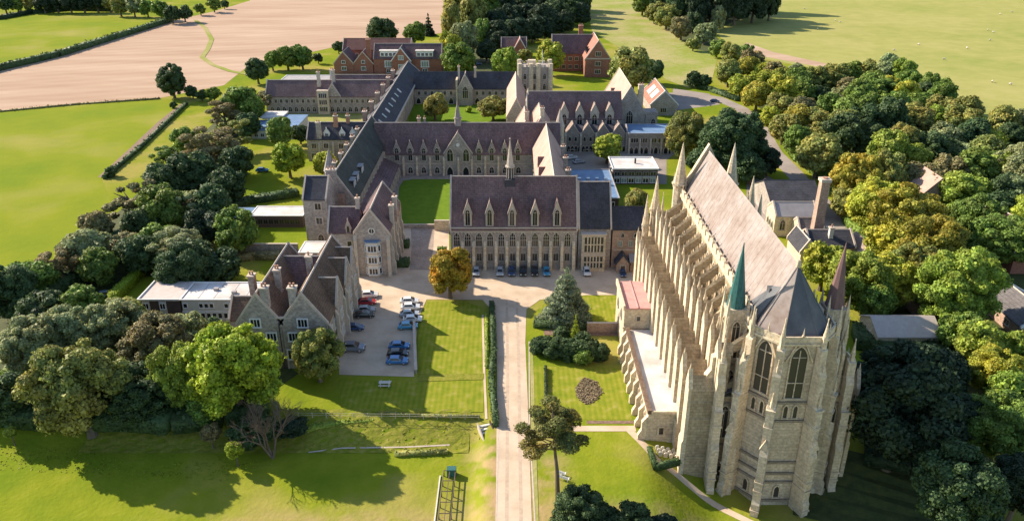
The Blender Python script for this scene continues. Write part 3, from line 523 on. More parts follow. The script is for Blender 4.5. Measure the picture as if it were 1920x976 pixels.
def arch_pts(x, z, w_, h_, y): return [(x + a, y, z + b) for a, b in arch(w_, h_, True)]
lower_north()
# ---- lower quad: left range (green roof), cloister lean-to
def lower_west():
    t = thing('green_roofed_range', 'long range with mossy green roof along the left of the quad lawn', 'school range', (-48, 229, 0))
    gabled(t, -53, -43, 204, 266, 0, 9.6, 17.3, 'y', 'flint', 'slate_green', (1, 1))
    for y in (211, 216, 223.5): # dark box dormers on the slope that faces the lawn
        q = MB(); q.box(-47.3, -44.2, y - 1.4, y + 1.4, 10.8, 13.6); o = q.build('dormer', 'slate', t); MB().box(-47.4, -43.9, y - 1.6, y + 1.6, 13.6, 13.8).build('dormer_roof', 'grey_roof', o)
        w_ = window(t, 'E', -44.18, y, 11.3, 2.2, 1.7, False, 3, .12, 'white_paint', name='dormer_window')
    for k in range(11): window(t, 'E', -42.98, 208 + k * 4.3, 6.6, 1.3, 2.2, True, 2)
    for k in range(6): chimney(t, -50.5, 207.5 + k * 9, 12.2, 16.6, 1.0, 1.6, 'flint', 2)
    MB().extr([(-43, 204, 0), (-38.2, 204, 0), (-38.2, 204, 3.6), (-43, 204, 5.9)], (0, 51, 0)).build('cloister_wall', 'flint', t)
    MB().extr([(-43, 203.6, 5.95), (-37.8, 203.6, 3.45), (-37.8, 203.6, 3.7), (-43, 203.6, 6.2)], (0, 51.6, 0)).build('cloister_roof', 'tile_purple', t)
    for k in range(11): window(t, 'E', -38.18, 207 + k * 4.4, .3, 2.2, 2.9, True, 2, .25, name='cloister_arch')
    for k in range(12): buttress(t, 'E', -38.2, 204.8 + k * 4.4, 0, .6, 3.6, .8, 1)
    # end gable with its great chimney
    chimney(t, -48.7, 203.8, 0, 18.6, 2.6, 1.4, 'flint', 3); MB().box(-47.4, -45.6, 203.0, 203.7, 0, 12.2).build('chimney_breast', 'warm_brickwork', t)
lower_west()
def lower_east():
    t = thing('sunlit_roof_range', 'range whose sunlit pink tiled slope faces the lawn, with three dark triangular lucarnes', 'school range', (11.5, 230, 0))
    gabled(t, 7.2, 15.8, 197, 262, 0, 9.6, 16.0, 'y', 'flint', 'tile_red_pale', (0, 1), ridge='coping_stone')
    MB().extr([(7.2, 197, 0), (3.2, 197, 0), (3.2, 197, 5.2), (7.2, 197, 8.6)], (0, 14, 0)).build('lean_to', 'flint', t)
    MB().extr([(7.1, 196.8, 8.9), (2.8, 196.8, 5.1), (2.8, 196.8, 5.4), (7.1, 196.8, 9.2)], (0, 14.4, 0)).build('lean_to_roof', 'tile_red_pale', t)
    for y in (212, 221, 231): # lucarnes
        z = 11.9; q = MB(); q.extr([(7.8, y - 1.9, 10.6), (7.8, y + 1.9, 10.6), (7.8, y, 14.0)], (4, 0, 0)); o = q.build('lucarne', 'tile_purple', t)
        MB().extr([(7.77, y - 1.5, 10.75), (7.77, y + 1.5, 10.75), (7.77, y, 13.5)], (.02, 0, 0)).build('lucarne_shadow', 'dark_metal', o)  # dark triangles painted for the shadows seen on the sunlit slope
    for k in range(10): window(t, 'E', 15.82, 200 + k * 5.5, 6.2, 1.2, 2.2, True, 2); window(t, 'W', 7.18, 214 + k * 4.2, 4.2, 1.2, 2.6, True, 2)
    for k in range(4): chimney(t, 16.2, 206 + k * 12, 0, 13.8, 1.3, 1.1, 'flint', 2)
lower_east()
# ---- House at the front left of the quad (gable with white bay)
def gate_house():
    t = thing('bay_fronted_house', 'tall stone house with a front gable, three-storey white bay window and wine-red roofs', 'house', (-37, 184, 0))
    Y = 177.1; gabled(t, -38.1, -30.1, Y, 198, 0, 11.4, 16.9, 'y', 'flint', 'tile_plum', (1, 1))
    gabled(t, -45.5, -37.9, 180.5, 189, 0, 10.2, 15.0, 'x', 'flint', 'tile_plum', (1, 0))
    # canted bay of three storeys
    xc = -34.0
    q = MB(); q.extr([(xc - 1.9, Y + .05, .2), (xc - 1.2, Y - 1.1, .2), (xc + 1.2, Y - 1.1, .2), (xc + 1.9, Y + .05, .2)], (0, 0, 9.0)); o = q.build('bay', 'white_stone', t)
    MB().extr([(xc - 2.1, Y, 9.2), (xc - 1.3, Y - 1.3, 9.2), (xc + 1.3, Y - 1.3, 9.2), (xc + 2.1, Y, 9.2)], (0, 0, .35)).build('bay_roof', 'blue_roof', o)
    for z in (.9, 3.9, 6.9):
        fm, gm = win_mesh(2.0, 1.5, False, 3, .1, 'white_paint', 'glass_dark', 0); i_ = inst('bay_window', fm, o, (xc, Y - 1.12, z)); g_ = sub('pane', gm, o); g_.location = i_.location
        fm, gm = win_mesh(.8, 1.5, False, 1, .1, 'white_paint', 'glass_dark', 0)
        for sg in (-1, 1):
            i_ = inst('bay_window', fm, o, (xc + sg * 1.57, Y - .56, z), sg * radians(58)); g_ = sub('pane', gm, o); g_.location = i_.location; g_.rotation_euler = i_.rotation_euler
        MB().extr([(xc - 1.98, Y + .04, z - .75), (xc - 1.27, Y - 1.18, z - .75), (xc + 1.27, Y - 1.18, z - .75), (xc + 1.98, Y + .04, z - .75)], (0, 0, .25)).build('string_course', 'coping_stone', o)
    k_ = MB(); zc = 11.9; n = 10
    for i in range(n):
        a, b = 2 * pi * i / n, 2 * pi * (i + 1) / n; k_.extr([(xc + .62 * cos(a), Y - .02, zc + .62 * sin(a)), (xc + .9 * cos(a), Y - .02, zc + .9 * sin(a)), (xc + .9 * cos(b), Y - .02, zc + .9 * sin(b)), (xc + .62 * cos(b), Y - .02, zc + .62 * sin(b))], (0, -.16, 0))
    k_.box(xc - .06, xc + .06, Y - .12, Y - .02, zc - .62, zc + .62); ro = k_.build('round_window', 'white_stone', t); MB().extr([(xc + .62 * cos(2 * pi * i / n), Y - .04, zc + .62 * sin(2 * pi * i / n)) for i in range(n)], (0, .02, 0)).build('pane', 'glass_dark', ro)
    for sx in (-38.1, -30.1): buttress(t, 'S', sx, Y, 0, .8, 10.8, .9, 2, 'dressed_stone')
    for k in range(5): buttress(t, 'E', -30.1, Y + 1.2 + k * 4.4, 0, .8, 11.2, 1.4, 3, 'dressed_stone')
    for k in range(4):
        window(t, 'E', -30.08, Y + 3.4 + k * 4.4, 6.6, 1.2, 2.4, True, 2); window(t, 'E', -30.08, Y + 3.4 + k * 4.4, 2, 1.2, 2.2, False, 2)
    for y in (Y + 6.5, Y + 12.5): chimney(t, -29.9, y, 0, 16.0, 1.0, 1.1, 'dressed_stone', 1)
    for k in range(3): MB().extr([(-30.3, Y + 9 + k * 3.4, 10.8), (-30.3, Y + 11 + k * 3.4, 10.8), (-30.3, Y + 10 + k * 3.4, 13.4)], (1.2, 0, 0)).build('side_gable', 'warm_brickwork', t)
    dormer(t, 'S', XU(653, 180, 10), 180.4, 9.8, 1.3, 1.5, 1.9, 2.6, 'dressed_stone', 'tile_plum', 1)
    window(t, 'S', XU(655, 180, 7), 180.48, 6.4, 1.0, 1.4, False, 1, .3); window(t, 'S', XU(663, 180, 2), 180.48, 1.4, 1.1, 1.6, False, 1, .35)
    chimney(t, XU(670, 184, 15), 184.8, 14.2, 17.4, .9, .8, 'dressed_stone', 1)
    door(t, 'S', XU(645, 180, 1), 180.48, 0, 1.2, 2.4)
    b = thing('four_storey_block', 'narrow four-storey stone block with dark slate roof, left of the bay-fronted house', 'block', (-51.3, 199, 0))
    gabled(b, -54.4, -48.2, 193.5, 204, 0, 14.0, 18.4, 'x', 'flint', 'slate', (1, 1))
    for z in (11.2, 7.2, 2.6): window(b, 'S', -50.6, 193.48, z, 1.5, 1.7, z < 3, 2, .3, 'coping_stone')
    for z in (10.6, 6.6, 2.6):
        window(b, 'W', -54.42, 197, z, 1.2, 1.6, False, 2); window(b, 'W', -54.42, 201, z, 1.2, 1.6, False, 2)
    e = thing('flat_entrance_block', 'small block with white flat roof between the two gabled houses on the left', 'porch block', (-50, 184, 0))
    flat(e, XU(563, 182, 4.6), -46.2, 181, 187.6, 0, 4.4, 'warm_brickwork', 'white_roof', .12)
    window(e, 'S', XU(590, 181, 3), 180.98, 2.6, 3.4, 1.1, False, 4, .12, 'white_paint', 'glass_pale')
    f = thing('glazed_annex', 'low dark annex with a small flat roof tucked behind the twin-gabled house', 'annex', (-48, 172, 0))
    flat(f, -53.5, -45.6, 169, 176, 0, 3.4, 'warm_brickwork', 'grey_roof', .15)
gate_house()
# ---- twin gabled house
def twin_house():
    t = thing('twin_gabled_house', 'large flint house with twin front gables and tall chimneys, left foreground', 'house', (-44.5, 148, 0))
    Y = 134.4; Yb = 163
    gabled(t, -53.2, -44.75, Y, Yb - 4, 0, 10.2, 16.2, 'y', 'flint', 'tile_brown', (1, 1))
    gabled(t, -44.65, -35.9, Y, Yb, 0, 10.2, 16.3, 'y', 'flint', 'tile_brown', (1, 1))
    MB().box(-46.8, -42.6, Y - .12, Y + .3, 9.5, 11.3).build('valley_parapet', 'flint', t); MB().box(-46.9, -42.5, Y - .2, Y + .38, 11.3, 11.55).build('parapet_coping', 'coping_stone', t)
    # cross roof closing the valley at the back
    gabled(t, -49.5, -40.0, 149, 158, 9, 10.6, 15.6, 'x', 'flint', 'tile_plum', (0, 0))
    for y, zr_ in ((144.6, 14.8), (154.2, 14.8), (160.4, 14.6)):
        gabled(t, -40.2, -35.4, y - 2.9, y + 2.9, 0, 10.4, zr_, 'x', 'flint', 'tile_brown', (0, 1))
        for z in (2.2, 6.2): window(t, 'E', -35.38, y, z, 1.6, 1.9, False, 3, .2, 'white_stone')
    for y in (137.5, 140.3, 149.4): 
        for z in (1.8, 6.0): window(t, 'E', -35.88, y, z, 1.2, 1.8, False, 2, .2, 'white_stone')
    for y in (135.3, 141, 148, 151, 157.5, 162.6): buttress(t, 'E', -35.6, y, 0, .8, 9.6, 1.0, 2, 'dressed_stone')
    for u, v in ((482, 604), (570, 604), (509, 630), (550, 630)):
        x = XU(u, Y, 8); z = ZV(v + 8, Y); window(t, 'S', x, Y - (.02), z, 1.75, ZV(v - 6, Y) - z, False, 3, .22, 'white_paint')
    for u in (509, 550): window(t, 'S', XU(u, Y, 3), Y - .02, ZV(672, Y), 1.75, 2.0, False, 3, .22, 'white_paint')
    for u in (482, 575): window(t, 'S', XU(u, Y, 3), Y - .02, ZV(664, Y), 1.6, 1.9, False, 3, .22, 'white_paint')
    door(t, 'S', XU(533, Y, 1), Y - .02, 0, 1.6, 3.2)
    MB().tube((XU(529, Y, 5), Y - .2, .2), (XU(529, Y, 5), Y - .2, 10.6), .09, .09).build('drainpipe', 'dark_metal', t)
    chimney(t, XU(495, Y + .4, 16), Y + .9, 8, ZV(541, Y + .5), 1.5, 1.3, 'flint', 2, 'dressed_stone'); chimney(t, XU(548, Y + .4, 16), Y + .9, 8, ZV(541, Y + .5), 1.5, 1.3, 'flint', 2, 'dressed_stone')
    chimney(t, XU(517, 142, 17), 143, 11, 17.6, 1.1, 1.4, 'flint', 2); chimney(t, XU(577, 147, 17), 148.2, 11, 18.2, 1.1, 1.4, 'flint', 1)
    chimney(t, -53.6, 146.8, 0, 14.5, 1.2, 1.6, 'flint', 2)
    gabled(t, -57.0, -53.1, 140, 147, 0, 8.0, 11.2, 'x', 'flint', 'tile_brown', (1, 0))
    for k in range(4): window(t, 'W', -53.22, 136.5 + k * 1.0 if k < 1 else 148.5 + k * 2.3, 5.6, 1.2, 1.8, False, 2)
    m = thing('white_flat_roofed_block', 'two-storey modern block with a pale flat roof, white strip windows and dark brick panels', 'modern block', (-69, 157, 0))
    flat(m, XU(340, 153.4, 5), -57.1, 153.4, 161.6, 0, 5.4, 'cream_panel', 'white_roof', .2)
    xa, xb = XU(264, 153.4, 5), XU(340, 153.4, 5) - .35; 
    MB().box(xa, xb, 153.2, 161.8, 0, 5.5).build('end_bay', 'dark_panel', m); MB().box(xa - .4, xb + .2, 152.8, 162.1, 5.5, 5.7).build('end_roof', 'grey_roof_pink', m)
    q = MB(); q.box(xa - .45, xb + .2, 152.7, 152.95, 5.7, 6.0); q.box(xa - .45, xa - .2, 152.95, 162.1, 5.7, 6.0); q.build('parapet', 'white_paint', m)
    for u in (276, 307):
        x = XU(u, 153, 3); MB().box(x - .75, x + .75, 153.0, 153.2, .3, 5.3).build('infill_panel', 'cream_panel', m)
        for z in (.9, 3.5): window(m, 'S', x, 152.98, z, 1.1, 1.3, False, 2, .1, 'white_paint')
    for k in range(11): window(m, 'S', XU(350 + k * 10.6, 153.4, 1.5), 153.38, 1.0, .85, 1.25, False, 1, .1, 'white_paint')
    for k in (0, 3, 4, 5, 7, 8, 9, 10): window(m, 'S', XU(348 + k * 9.8 + (8 if k > 5 else 0), 153.4, 4), 153.38, 3.6, .8, 1.0, False, 1, .1, 'white_paint')
    MB().box(XU(342, 153, 2), -57.3, 153.2, 153.38, 2.55, 2.75).build('floor_band', 'white_paint', m)
    for k in range(6): MB().box(XU(352, 157, 5) + k * 3.4, XU(352, 157, 5) + k * 3.4 + .09, 153.6, 161.4, 5.5, 5.56).build('roof_seam', 'grey_roof', m)
    for (vx, vy) in ((-66, 158), (-61.5, 156.5)): MB().box(vx - .5, vx + .5, vy - .4, vy + .4, 5.5, 6.1).build('roof_vent', 'grey_roof', m)
twin_house()
def left_annexes():
    t = thing('long_low_annex', 'long low annex among trees, flat roof pale but blue at its left end', 'annex', (-72, 212, 0))
    flat(t, XU(470, 208.7, 3), XU(567, 208.7, 3), 208.7, 216, 0, 3.4, 'dark_panel', 'white_roof', .15)
    for k in range(9): window(t, 'S', XU(478 + k * 10, 208.7, 2), 208.68, 1.1, 1.2, 1.3, False, 2, .1, 'timber', 'glass_dark')
    x1 = XU(470, 208.7, 3) - .3; MB().box(XU(405, 208.7, 3), x1, 208.9, 215.8, 0, 3.0).build('wall', 'dark_panel', t); MB().box(XU(402, 208.7, 3), x1, 208.4, 216.2, 3.0, 3.2).build('roof', 'blue_roof', t)
    b = thing('blue_roofed_shed', 'low building with several shaded blue-grey flat roofs, far left behind the trees', 'building', (-100, 283, 0))
    for (ua, ub, va, vb, z) in ((462, 520, 245, 226, 3.2), (490, 556, 238, 216, 4.0)):
        Y0, Y1 = YG(va, z), YG(vb, z); xa, xb = XU(ua, Y0, z), XU(ub, Y0, z); MB().box(xa, xb, Y0, Y1, 0, z).build('wall', 'cream_panel', b); MB().box(xa - .3, xb + .3, Y0 - .3, Y1 + .3, z, z + .2).build('roof', 'blue_roof', b)
        for k in range(5): window(b, 'S', xa + (xb - xa) * (k + .5) / 5, Y0 - .02, .8, 1.3, 1.3, False, 2, .1, 'white_paint')
    x, y = P(515, 216, 4.4); MB().box(x - 4.4, x + 4.4, y - 5, y + 5, 4.25, 4.9).build('rooflight', 'white_roof', b)
left_annexes()
# ---- dormered building between the quads
def dormer_block():
    Y = 271; t = thing('white_dormered_house', 'three-storey stone house with a black slate roof, three white gabled dormers and ornate chimneys', 'house', (-61.5, Y + 5, 0))
    x0, x1 = -72.3, -52; gabled(t, x0, x1, Y, Y + 10, 0, 8.0, 12.6, 'x', 'flint', 'slate', (1, 0))
    for u in (612, 641, 661): dormer(t, 'S', XU(u, Y, 9), Y + .8, 8.5, 2.0, 1.4, 1.5, 3., 'white_paint', 'slate', 3, False, 1.1, 'white_paint', 'white_paint')
    for u in (589, 612, 640, 662):
        for z in (4.8, 1.2): window(t, 'S', XU(u, Y, z), Y - .02, z, 1.5, 1.7, False, 3, .25, 'coping_stone')
    chimney(t, XU(598, Y + 1, 12), Y + .4, 0, 13.8, 1.6, 1.2, 'flint', 2); chimney(t, XU(629, Y + 3, 12), Y + 4, 11, 15.2, 1.4, 1.2, 'clay', 3); chimney(t, XU(652, Y + 4, 12), Y + 5, 11, 15.0, 1.2, 1.1, 'clay', 2)
    for k in range(3): buttress(t, 'S', XU(600 + k * 26, Y, 3), Y, 0, .6, 7., .8, 2)
    s = thing('turret_with_pointed_roof', 'slim stone turret with a tall grey pointed roof beside the mossy-roofed range', 'turret', (XU(621, 255, 5), 256, 0))
    sx, sy = XU(621, 238, 5), 238; q = MB(); q.cone(sx, sy, 0, 7.2, 1.9, 1.9, 8); q.build('turret_wall', 'flint', s); MB().cone(sx, sy, 7.2, 14.4, 2.2, .05, 8).build('turret_roof', 'grey_roof', s); 
    for a in ('S', 'W'): window(s, a, sx + (0 if a == 'S' else -1.78), sy + (-1.78 if a == 'S' else 0), 4.6, .6, 1.3, True, 1)
    for (x, y, w_, z) in ((-55.5, 226, 5.5, 7.4), (-55.6, 240, 5.5, 7.6)):
        gg = thing('side_wing', 'small brick wing on the left of the mossy-roofed range' + (', nearer of two' if y < 230 else ', farther of two'), 'wing', (x, y, 0)); gabled(gg, x - w_ / 2, x + w_ / 2 - .3, y - 3, y + 3, 0, z - 2.4, z, 'x', 'warm_brickwork', 'tile_plum', (1, 0)); window(gg, 'W', x - w_ / 2 - .02, y, 1.5, 1.2, 1.6, False, 2)
        window(gg, 'S', x, y - 3.02, 1.5, 1.4, 1.6, False, 2)
dormer_block()
# ---- upper quad
def upper_quad():
    Y = 340; t = thing('far_left_range', 'long purple-roofed range with a stone bay tower at its middle, far left', 'school range', (-80, Y + 5, 0))
    gabled(t, -106.5, -52, Y, Y + 11, 0, 7.4, 13.0, 'x', 'flint', 'tile_purple', (1, 0))
    for k in range(22): window(t, 'S', -104.5 + k * 2.35, Y - .02, 4.6, 1.0, 1.5, False, 2)
    for k in range(20): window(t, 'S', -104 + k * 2.6, Y - .02, .8, 1.5, 2.2, True, 2)
    xb = XU(608, Y, 5); MB().box(xb - 2.4, xb + 2.4, Y - 2, Y, 0, 10).build('bay_tower', 'limestone_pale', t)
    for z in (1.4, 4.4, 7.2): window(t, 'S', xb, Y - 2.02, z, 3.2, 1.8, False, 4, .15)
    MB().box(xb - 2.5, xb + 2.5, Y - 2.1, Y + .1, 10, 10.3).build('bay_coping', 'coping_stone', t); chimney(t, xb - 2.2, Y + 3, 11, 17, 1.3, 1.2, 'dressed_stone', 2); chimney(t, xb + 3.8, Y + 5, 12, 17.4, 1.3, 1.2, 'dressed_stone', 2)
    gabled(t, xb + 1, xb + 7, Y - .3, Y + 5.5, 7, 7.6, 12.6, 'y', 'flint', 'tile_purple', (1, 0))
    b = thing('flat_grey_gymnasium', 'long flat grey-roofed building behind the far left range', 'building', (-84, 372, 0))
    flat(b, XU(515, 362, 6), XU(635, 362, 6), 364, 385, 0, 7.2, 'dark_panel', 'grey_roof', .2)
    for k in range(7): window(b, 'S', XU(530 + k * 15, 364, 4), 363.98, 3.5, 2.6, 2.2, False, 3, .12, 'white_paint')
    b2 = thing('brown_roofed_back_range', 'second purple-roofed range tucked close behind the first, with white trimmed gable', 'school range', (-68, 360, 0))
    gabled(b2, XU(618, 356, 8), -51, 356, 364, 0, 8.4, 12.4, 'x', 'flint', 'tile_purple', (1, 0)); chimney(b2, XU(622, 356, 12), 357, 10, 15.4, 1.6, 1.6, 'white_stone', 2)
    # range running away along the left side of the upper quad
    c = thing('skylit_range', 'dark-roofed range with a row of skylights along the left of the upper quad', 'school range', (-50, 318, 0))
    gabled(c, -55.5, -44.5, 268, 386, 0, 8.6, 13.6, 'y', 'flint', 'slate', (0, 1))
    for k in range(7):
        y = 281 + k * 8.5; q = MB(); sl = (13.6 - 8.6) / 5.5; za = 8.6 + (2.1) * sl + .32; zb = 8.6 + (3.7) * sl + .32
        q.extr([(-46.6, y - .9, za), (-48.2, y - .9, zb), (-48.2, y - .9, zb + .2), (-46.6, y - .9, za + .2)], (0, 1.8, 0)); q.build('skylight', 'glass_dark' if k % 2 else 'white_roof', c)
    for k in range(16): window(c, 'E', -44.48, 276 + k * 6.6, 4.8, 1.2, 1.9, True, 2)
    for k in range(6): chimney(c, -53.6, 284 + k * 15, 9.5, 14.6, 1.4, 2.0, 'warm_brickwork', 2, 'coping_stone')
    MB().box(-44.5, -43.7, 268, 380, 7.9, 8.5).build('gutter', 'coping_stone', c)
    # far range of upper quad with chapel-like porch
    Y = 357; d = thing('upper_quad_far_range', 'slate-roofed range with tall gabled porch on the far side of the upper quad', 'school range', (-22, Y + 5, 0))
    gabled(d, -44.3, 2.6, Y, Y + 11, 0, 7.0, 13.2, 'x', 'flint', 'slate', (0, 1), ridge='slate')
    for k in range(15): window(d, 'S', -42 + k * 2.9, Y - .02, 4.2, 1.1, 1.6, False, 2, .18)
    for u in (785, 800, 846, 895, 920, 945): window(d, 'S', XU(u, Y, 1), Y - .02, .2, 1.9, 2.6, True, 1, .3, name='arched_opening')
    MB().box(-44.3, 2.6, Y - .15, Y - .02, 3.3, 3.55).build('string_course', 'dressed_stone', d)
    xp = XU(873, Y, 6); gabled(d, xp - 3.2, xp + 3.2, Y - 3, Y + 5, 0, 7.6, 13.4, 'y', 'flint', 'slate', (1, 0)); window(d, 'S', xp, Y - 3.02, 3.4, 2.4, 5.2, True, 3, .25); chimney(d, xp - 2.9, Y + 1, 8, 16.6, .9, .9, 'coping_stone', 1); chimney(d, xp + 4.3, Y + 4, 11, 15.6, .9, .9, 'coping_stone', 1)
    MB().box(xp - 4.2, xp - 3.4, Y - 3, Y + 6, 0, 11.5).build('flank_wall', 'limestone_pale', d)
    # tower
    tw = thing('crenellated_tower', 'square battlemented stone tower with corner turrets and a white flagpole', 'tower', (10.5, 366, 0))
    x0, x1 = 3.4, 17.4; Yt = 360; zt = ZV(126, Yt); MB().box(x0, x1, Yt, Yt + 10, 0, zt).build('wall', 'flint', tw)
    for (xx, yy) in ((x0, Yt), (x1, Yt), (x0, Yt + 10), (x1, Yt + 10), (x0 + 5.2, Yt), (x0 + 8.4, Yt)): q = MB(); q.cone(xx, yy, 0, zt + 1.6, 1.2, 1.1, 8, pi / 8); q.build('corner_turret', 'limestone_pale', tw)
    for k in range(7): MB().box(x0 + .8 + k * 2, x0 + 1.8 + k * 2, Yt - .1, Yt + .5, zt, zt + 1.1).build('merlon', 'coping_stone', tw); MB().box(x0 + .8 + k * 2, x0 + 1.8 + k * 2, Yt + 9.5, Yt + 10.1, zt, zt + 1.1).build('merlon', 'coping_stone', tw)
    for k in range(4): MB().box(x0 - .1, x0 + .5, Yt + 1.2 + k * 2.2, Yt + 2.2 + k * 2.2, zt, zt + 1.1).build('merlon', 'coping_stone', tw)
    for xx in (x0 + 2.4, x0 + 6.8, x0 + 11.3):
        for z in (zt - 5.4, zt - 10): window(tw, 'S', xx, Yt - .02, z, 1.2, 2.6, True, 2)
    for z in (zt - 5.4, zt - 10): window(tw, 'W', x0 - .02, Yt + 5, z, 1.2, 2.6, True, 2)
    MB().box(x0 + 3.8, x0 + 7.4, Yt + 3, Yt + 6, zt, zt + 2.4).build('stair_head', 'limestone_pale', tw)
    q = MB(); px = XU(1017, Yt + 2, zt + 4); q.tube((px, Yt + 2, zt), (px, Yt + 2, ZV(93, Yt + 2)), .16, .1, 6); q.build('flagpole', 'white_paint', tw)
upper_quad()
# ---- big dormered hall on the right of the upper quad
def right_range():
    t = thing('double_dormered_range', 'big purple-roofed range with two rows of gabled dormers, right of the upper quad', 'school range', (29, 290, 0))
    zr = 18.6; gabled(t, 5.6, 41.0, 291, 305, 0, 10.2, zr, 'x', 'flint', 'tile_purple', (1, 0))
    gabled(t, 24, 42.2, 283, 290.9, 0, 7.4, 8.8, 'x', 'flint_dark', 'slate', (0, 1), ridge=None)
    for u in (1058, 1087, 1115, 1143):
        x = XU(u, 291, 12); dormer(t, 'S', x, 290.8, 7.4, 3.2, 4.9, 3.3, 5.2, 'dressed_stone', 'tile_pale', 2, True, 3.9)
    for u in (1074, 1102, 1131, 1160):
        x = XU(u, 283, 7); gw = 4.6; dormer(t, 'S', x, 282.6, 0, 4.7, 6.8, 3.4, 6., 'flint_dark', 'tile_pale', 2, True, .1)
        for sg in (-1, 1): window(t, 'S', x + sg * 1.1, 282.58, 4.0, .9, 1.7, True, 1, .14)
    for k in range(16): window(t, 'S', XU(1066 + k * 6.9, 282.4, 1), 282.55, .05, 1.15, 2.2, True, 1, .2, name='arched_opening')
    for k in range(5): buttress(t, 'S', XU(1060 + k * 28.5, 283, 3), 282.7, 0, .7, 7.2, 1.0, 2)
    # spired stair turret and its neighbours on the left end
    s = thing('spired_stair_turret', 'pale conical-roofed stair turret at the left end of the double-dormered range', 'turret', (XU(1047, 276, 8), 276, 0)); sx = XU(1049, 276, 8)
    MB().cone(sx, 276, 0, 11.2, 1.9, 1.7, 8, pi / 8).build('turret_wall', 'limestone_pale', s); MB().cone(sx, 276, 11.2, 17.8, 1.95, .05, 8, pi / 8).build('turret_roof', 'coping_stone', s)
    for z in (3, 7): window(s, 'S', sx, 274.2, z, .6, 1.6, True, 1)
    for (u, yy, w_, ze_, zr_, nm, lb) in ((1014, 266, 7.5, 10.5, 16.4, 'stepped_gable_wing', 'sunlit stepped gable wing rising behind the pink slope of the near range'), (985, 268, 6.0, 9.5, 14.6, 'pointed_gable_wing', 'pale pointed gable just behind the far range ridge, left of the stepped gable')):
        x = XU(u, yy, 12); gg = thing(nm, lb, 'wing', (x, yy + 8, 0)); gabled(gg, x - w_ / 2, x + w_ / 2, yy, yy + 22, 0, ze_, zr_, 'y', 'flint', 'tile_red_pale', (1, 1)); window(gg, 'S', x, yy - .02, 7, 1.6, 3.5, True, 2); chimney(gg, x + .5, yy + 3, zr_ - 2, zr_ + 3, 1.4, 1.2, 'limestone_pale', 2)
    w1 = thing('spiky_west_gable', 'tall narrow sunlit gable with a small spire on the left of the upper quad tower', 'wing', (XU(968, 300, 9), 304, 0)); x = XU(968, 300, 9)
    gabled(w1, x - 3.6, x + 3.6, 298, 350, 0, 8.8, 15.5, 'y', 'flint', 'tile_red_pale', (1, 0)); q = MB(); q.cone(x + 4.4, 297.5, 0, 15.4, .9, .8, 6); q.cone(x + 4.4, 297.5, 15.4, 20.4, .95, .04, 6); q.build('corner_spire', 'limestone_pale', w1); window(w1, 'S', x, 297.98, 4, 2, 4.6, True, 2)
    for k in range(8): window(w1, 'W', x - 3.62, 302 + k * 5.6, 4, 1.4, 2.8, True, 2)
    # gable end and cross range
    c = thing('sunlit_cross_gable', 'cross range with sunlit pale pink slope, right end of the double-dormered range', 'wing', (52, 312, 0))
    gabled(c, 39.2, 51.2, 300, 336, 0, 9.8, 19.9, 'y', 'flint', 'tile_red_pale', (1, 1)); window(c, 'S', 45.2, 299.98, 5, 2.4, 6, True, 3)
    for y in (314, 322): MB().extr([(40.3, y - 1.5, 11.6), (40.3, y + 1.5, 11.6), (40.3, y, 15.0)], (4, 0, 0)).build('lucarne', 'tile_purple', c)
    chimney(c, XU(1200, 306, 12), 306, 0, 19.5, 2.0, 1.8, 'limestone_pale', 2); MB().box(51.4, 56, 300, 306, 0, 10.5).build('side_block', 'flint', c); window(c, 'S', 54.4, 299.98, 5, 1.6, 3., True, 2)
    b = thing('blue_flat_roofed_library', 'flat blue-roofed building with an arcade of small arches, right of the double-dormered range', 'building', (58, 286, 0))
    flat(b, 42.4, 59, 280, 293, 0, 7.4, 'flint_dark', 'blue_roof', .25, 'grey_roof')
    for k in range(9): window(b, 'S', 43.6 + k * 1.8, 279.98, .05, 1.35, 2.5, True, 1, .22, name='arched_opening')
    for k in range(5): window(b, 'S', 44.6 + k * 3.3, 279.98, 4.2, 2.6, 1.6, False, 3, .15)
    for k in range(5): buttress(b, 'S', 42.7 + k * 3.9, 280, 0, .6, 5.8, .7, 2)
    s2 = thing('skylit_workshop', 'small pink-tiled workshop with two big pale rooflights on its sunlit slope', 'workshop', (65, 348, 0)); x = XU(1243, 338, 5)
    gabled(s2, x - 5.5, x + 6, 336, 362, 0, 4.6, 10.2, 'y', 'flint', 'tile_red', (1, 1), cmat='white_paint')
    for k, y in enumerate((341, 349.5)): sl = 5.6 / 5.75; q = MB(); q.extr([(x - 5.5 + 1.2, y, 4.6 + 1.2 * sl + .34), (x - 5.5 + 4.3, y, 4.6 + 4.3 * sl + .34), (x - 5.5 + 4.3, y, 4.6 + 4.3 * sl + .52), (x - 5.5 + 1.2, y, 4.6 + 1.2 * sl + .52)], (0, 6.6, 0)); q.build('rooflight', 'glass_roof', s2)
    window(s2, 'S', x, 335.98, 1.4, 2.4, 1.8, False, 3)
right_range()
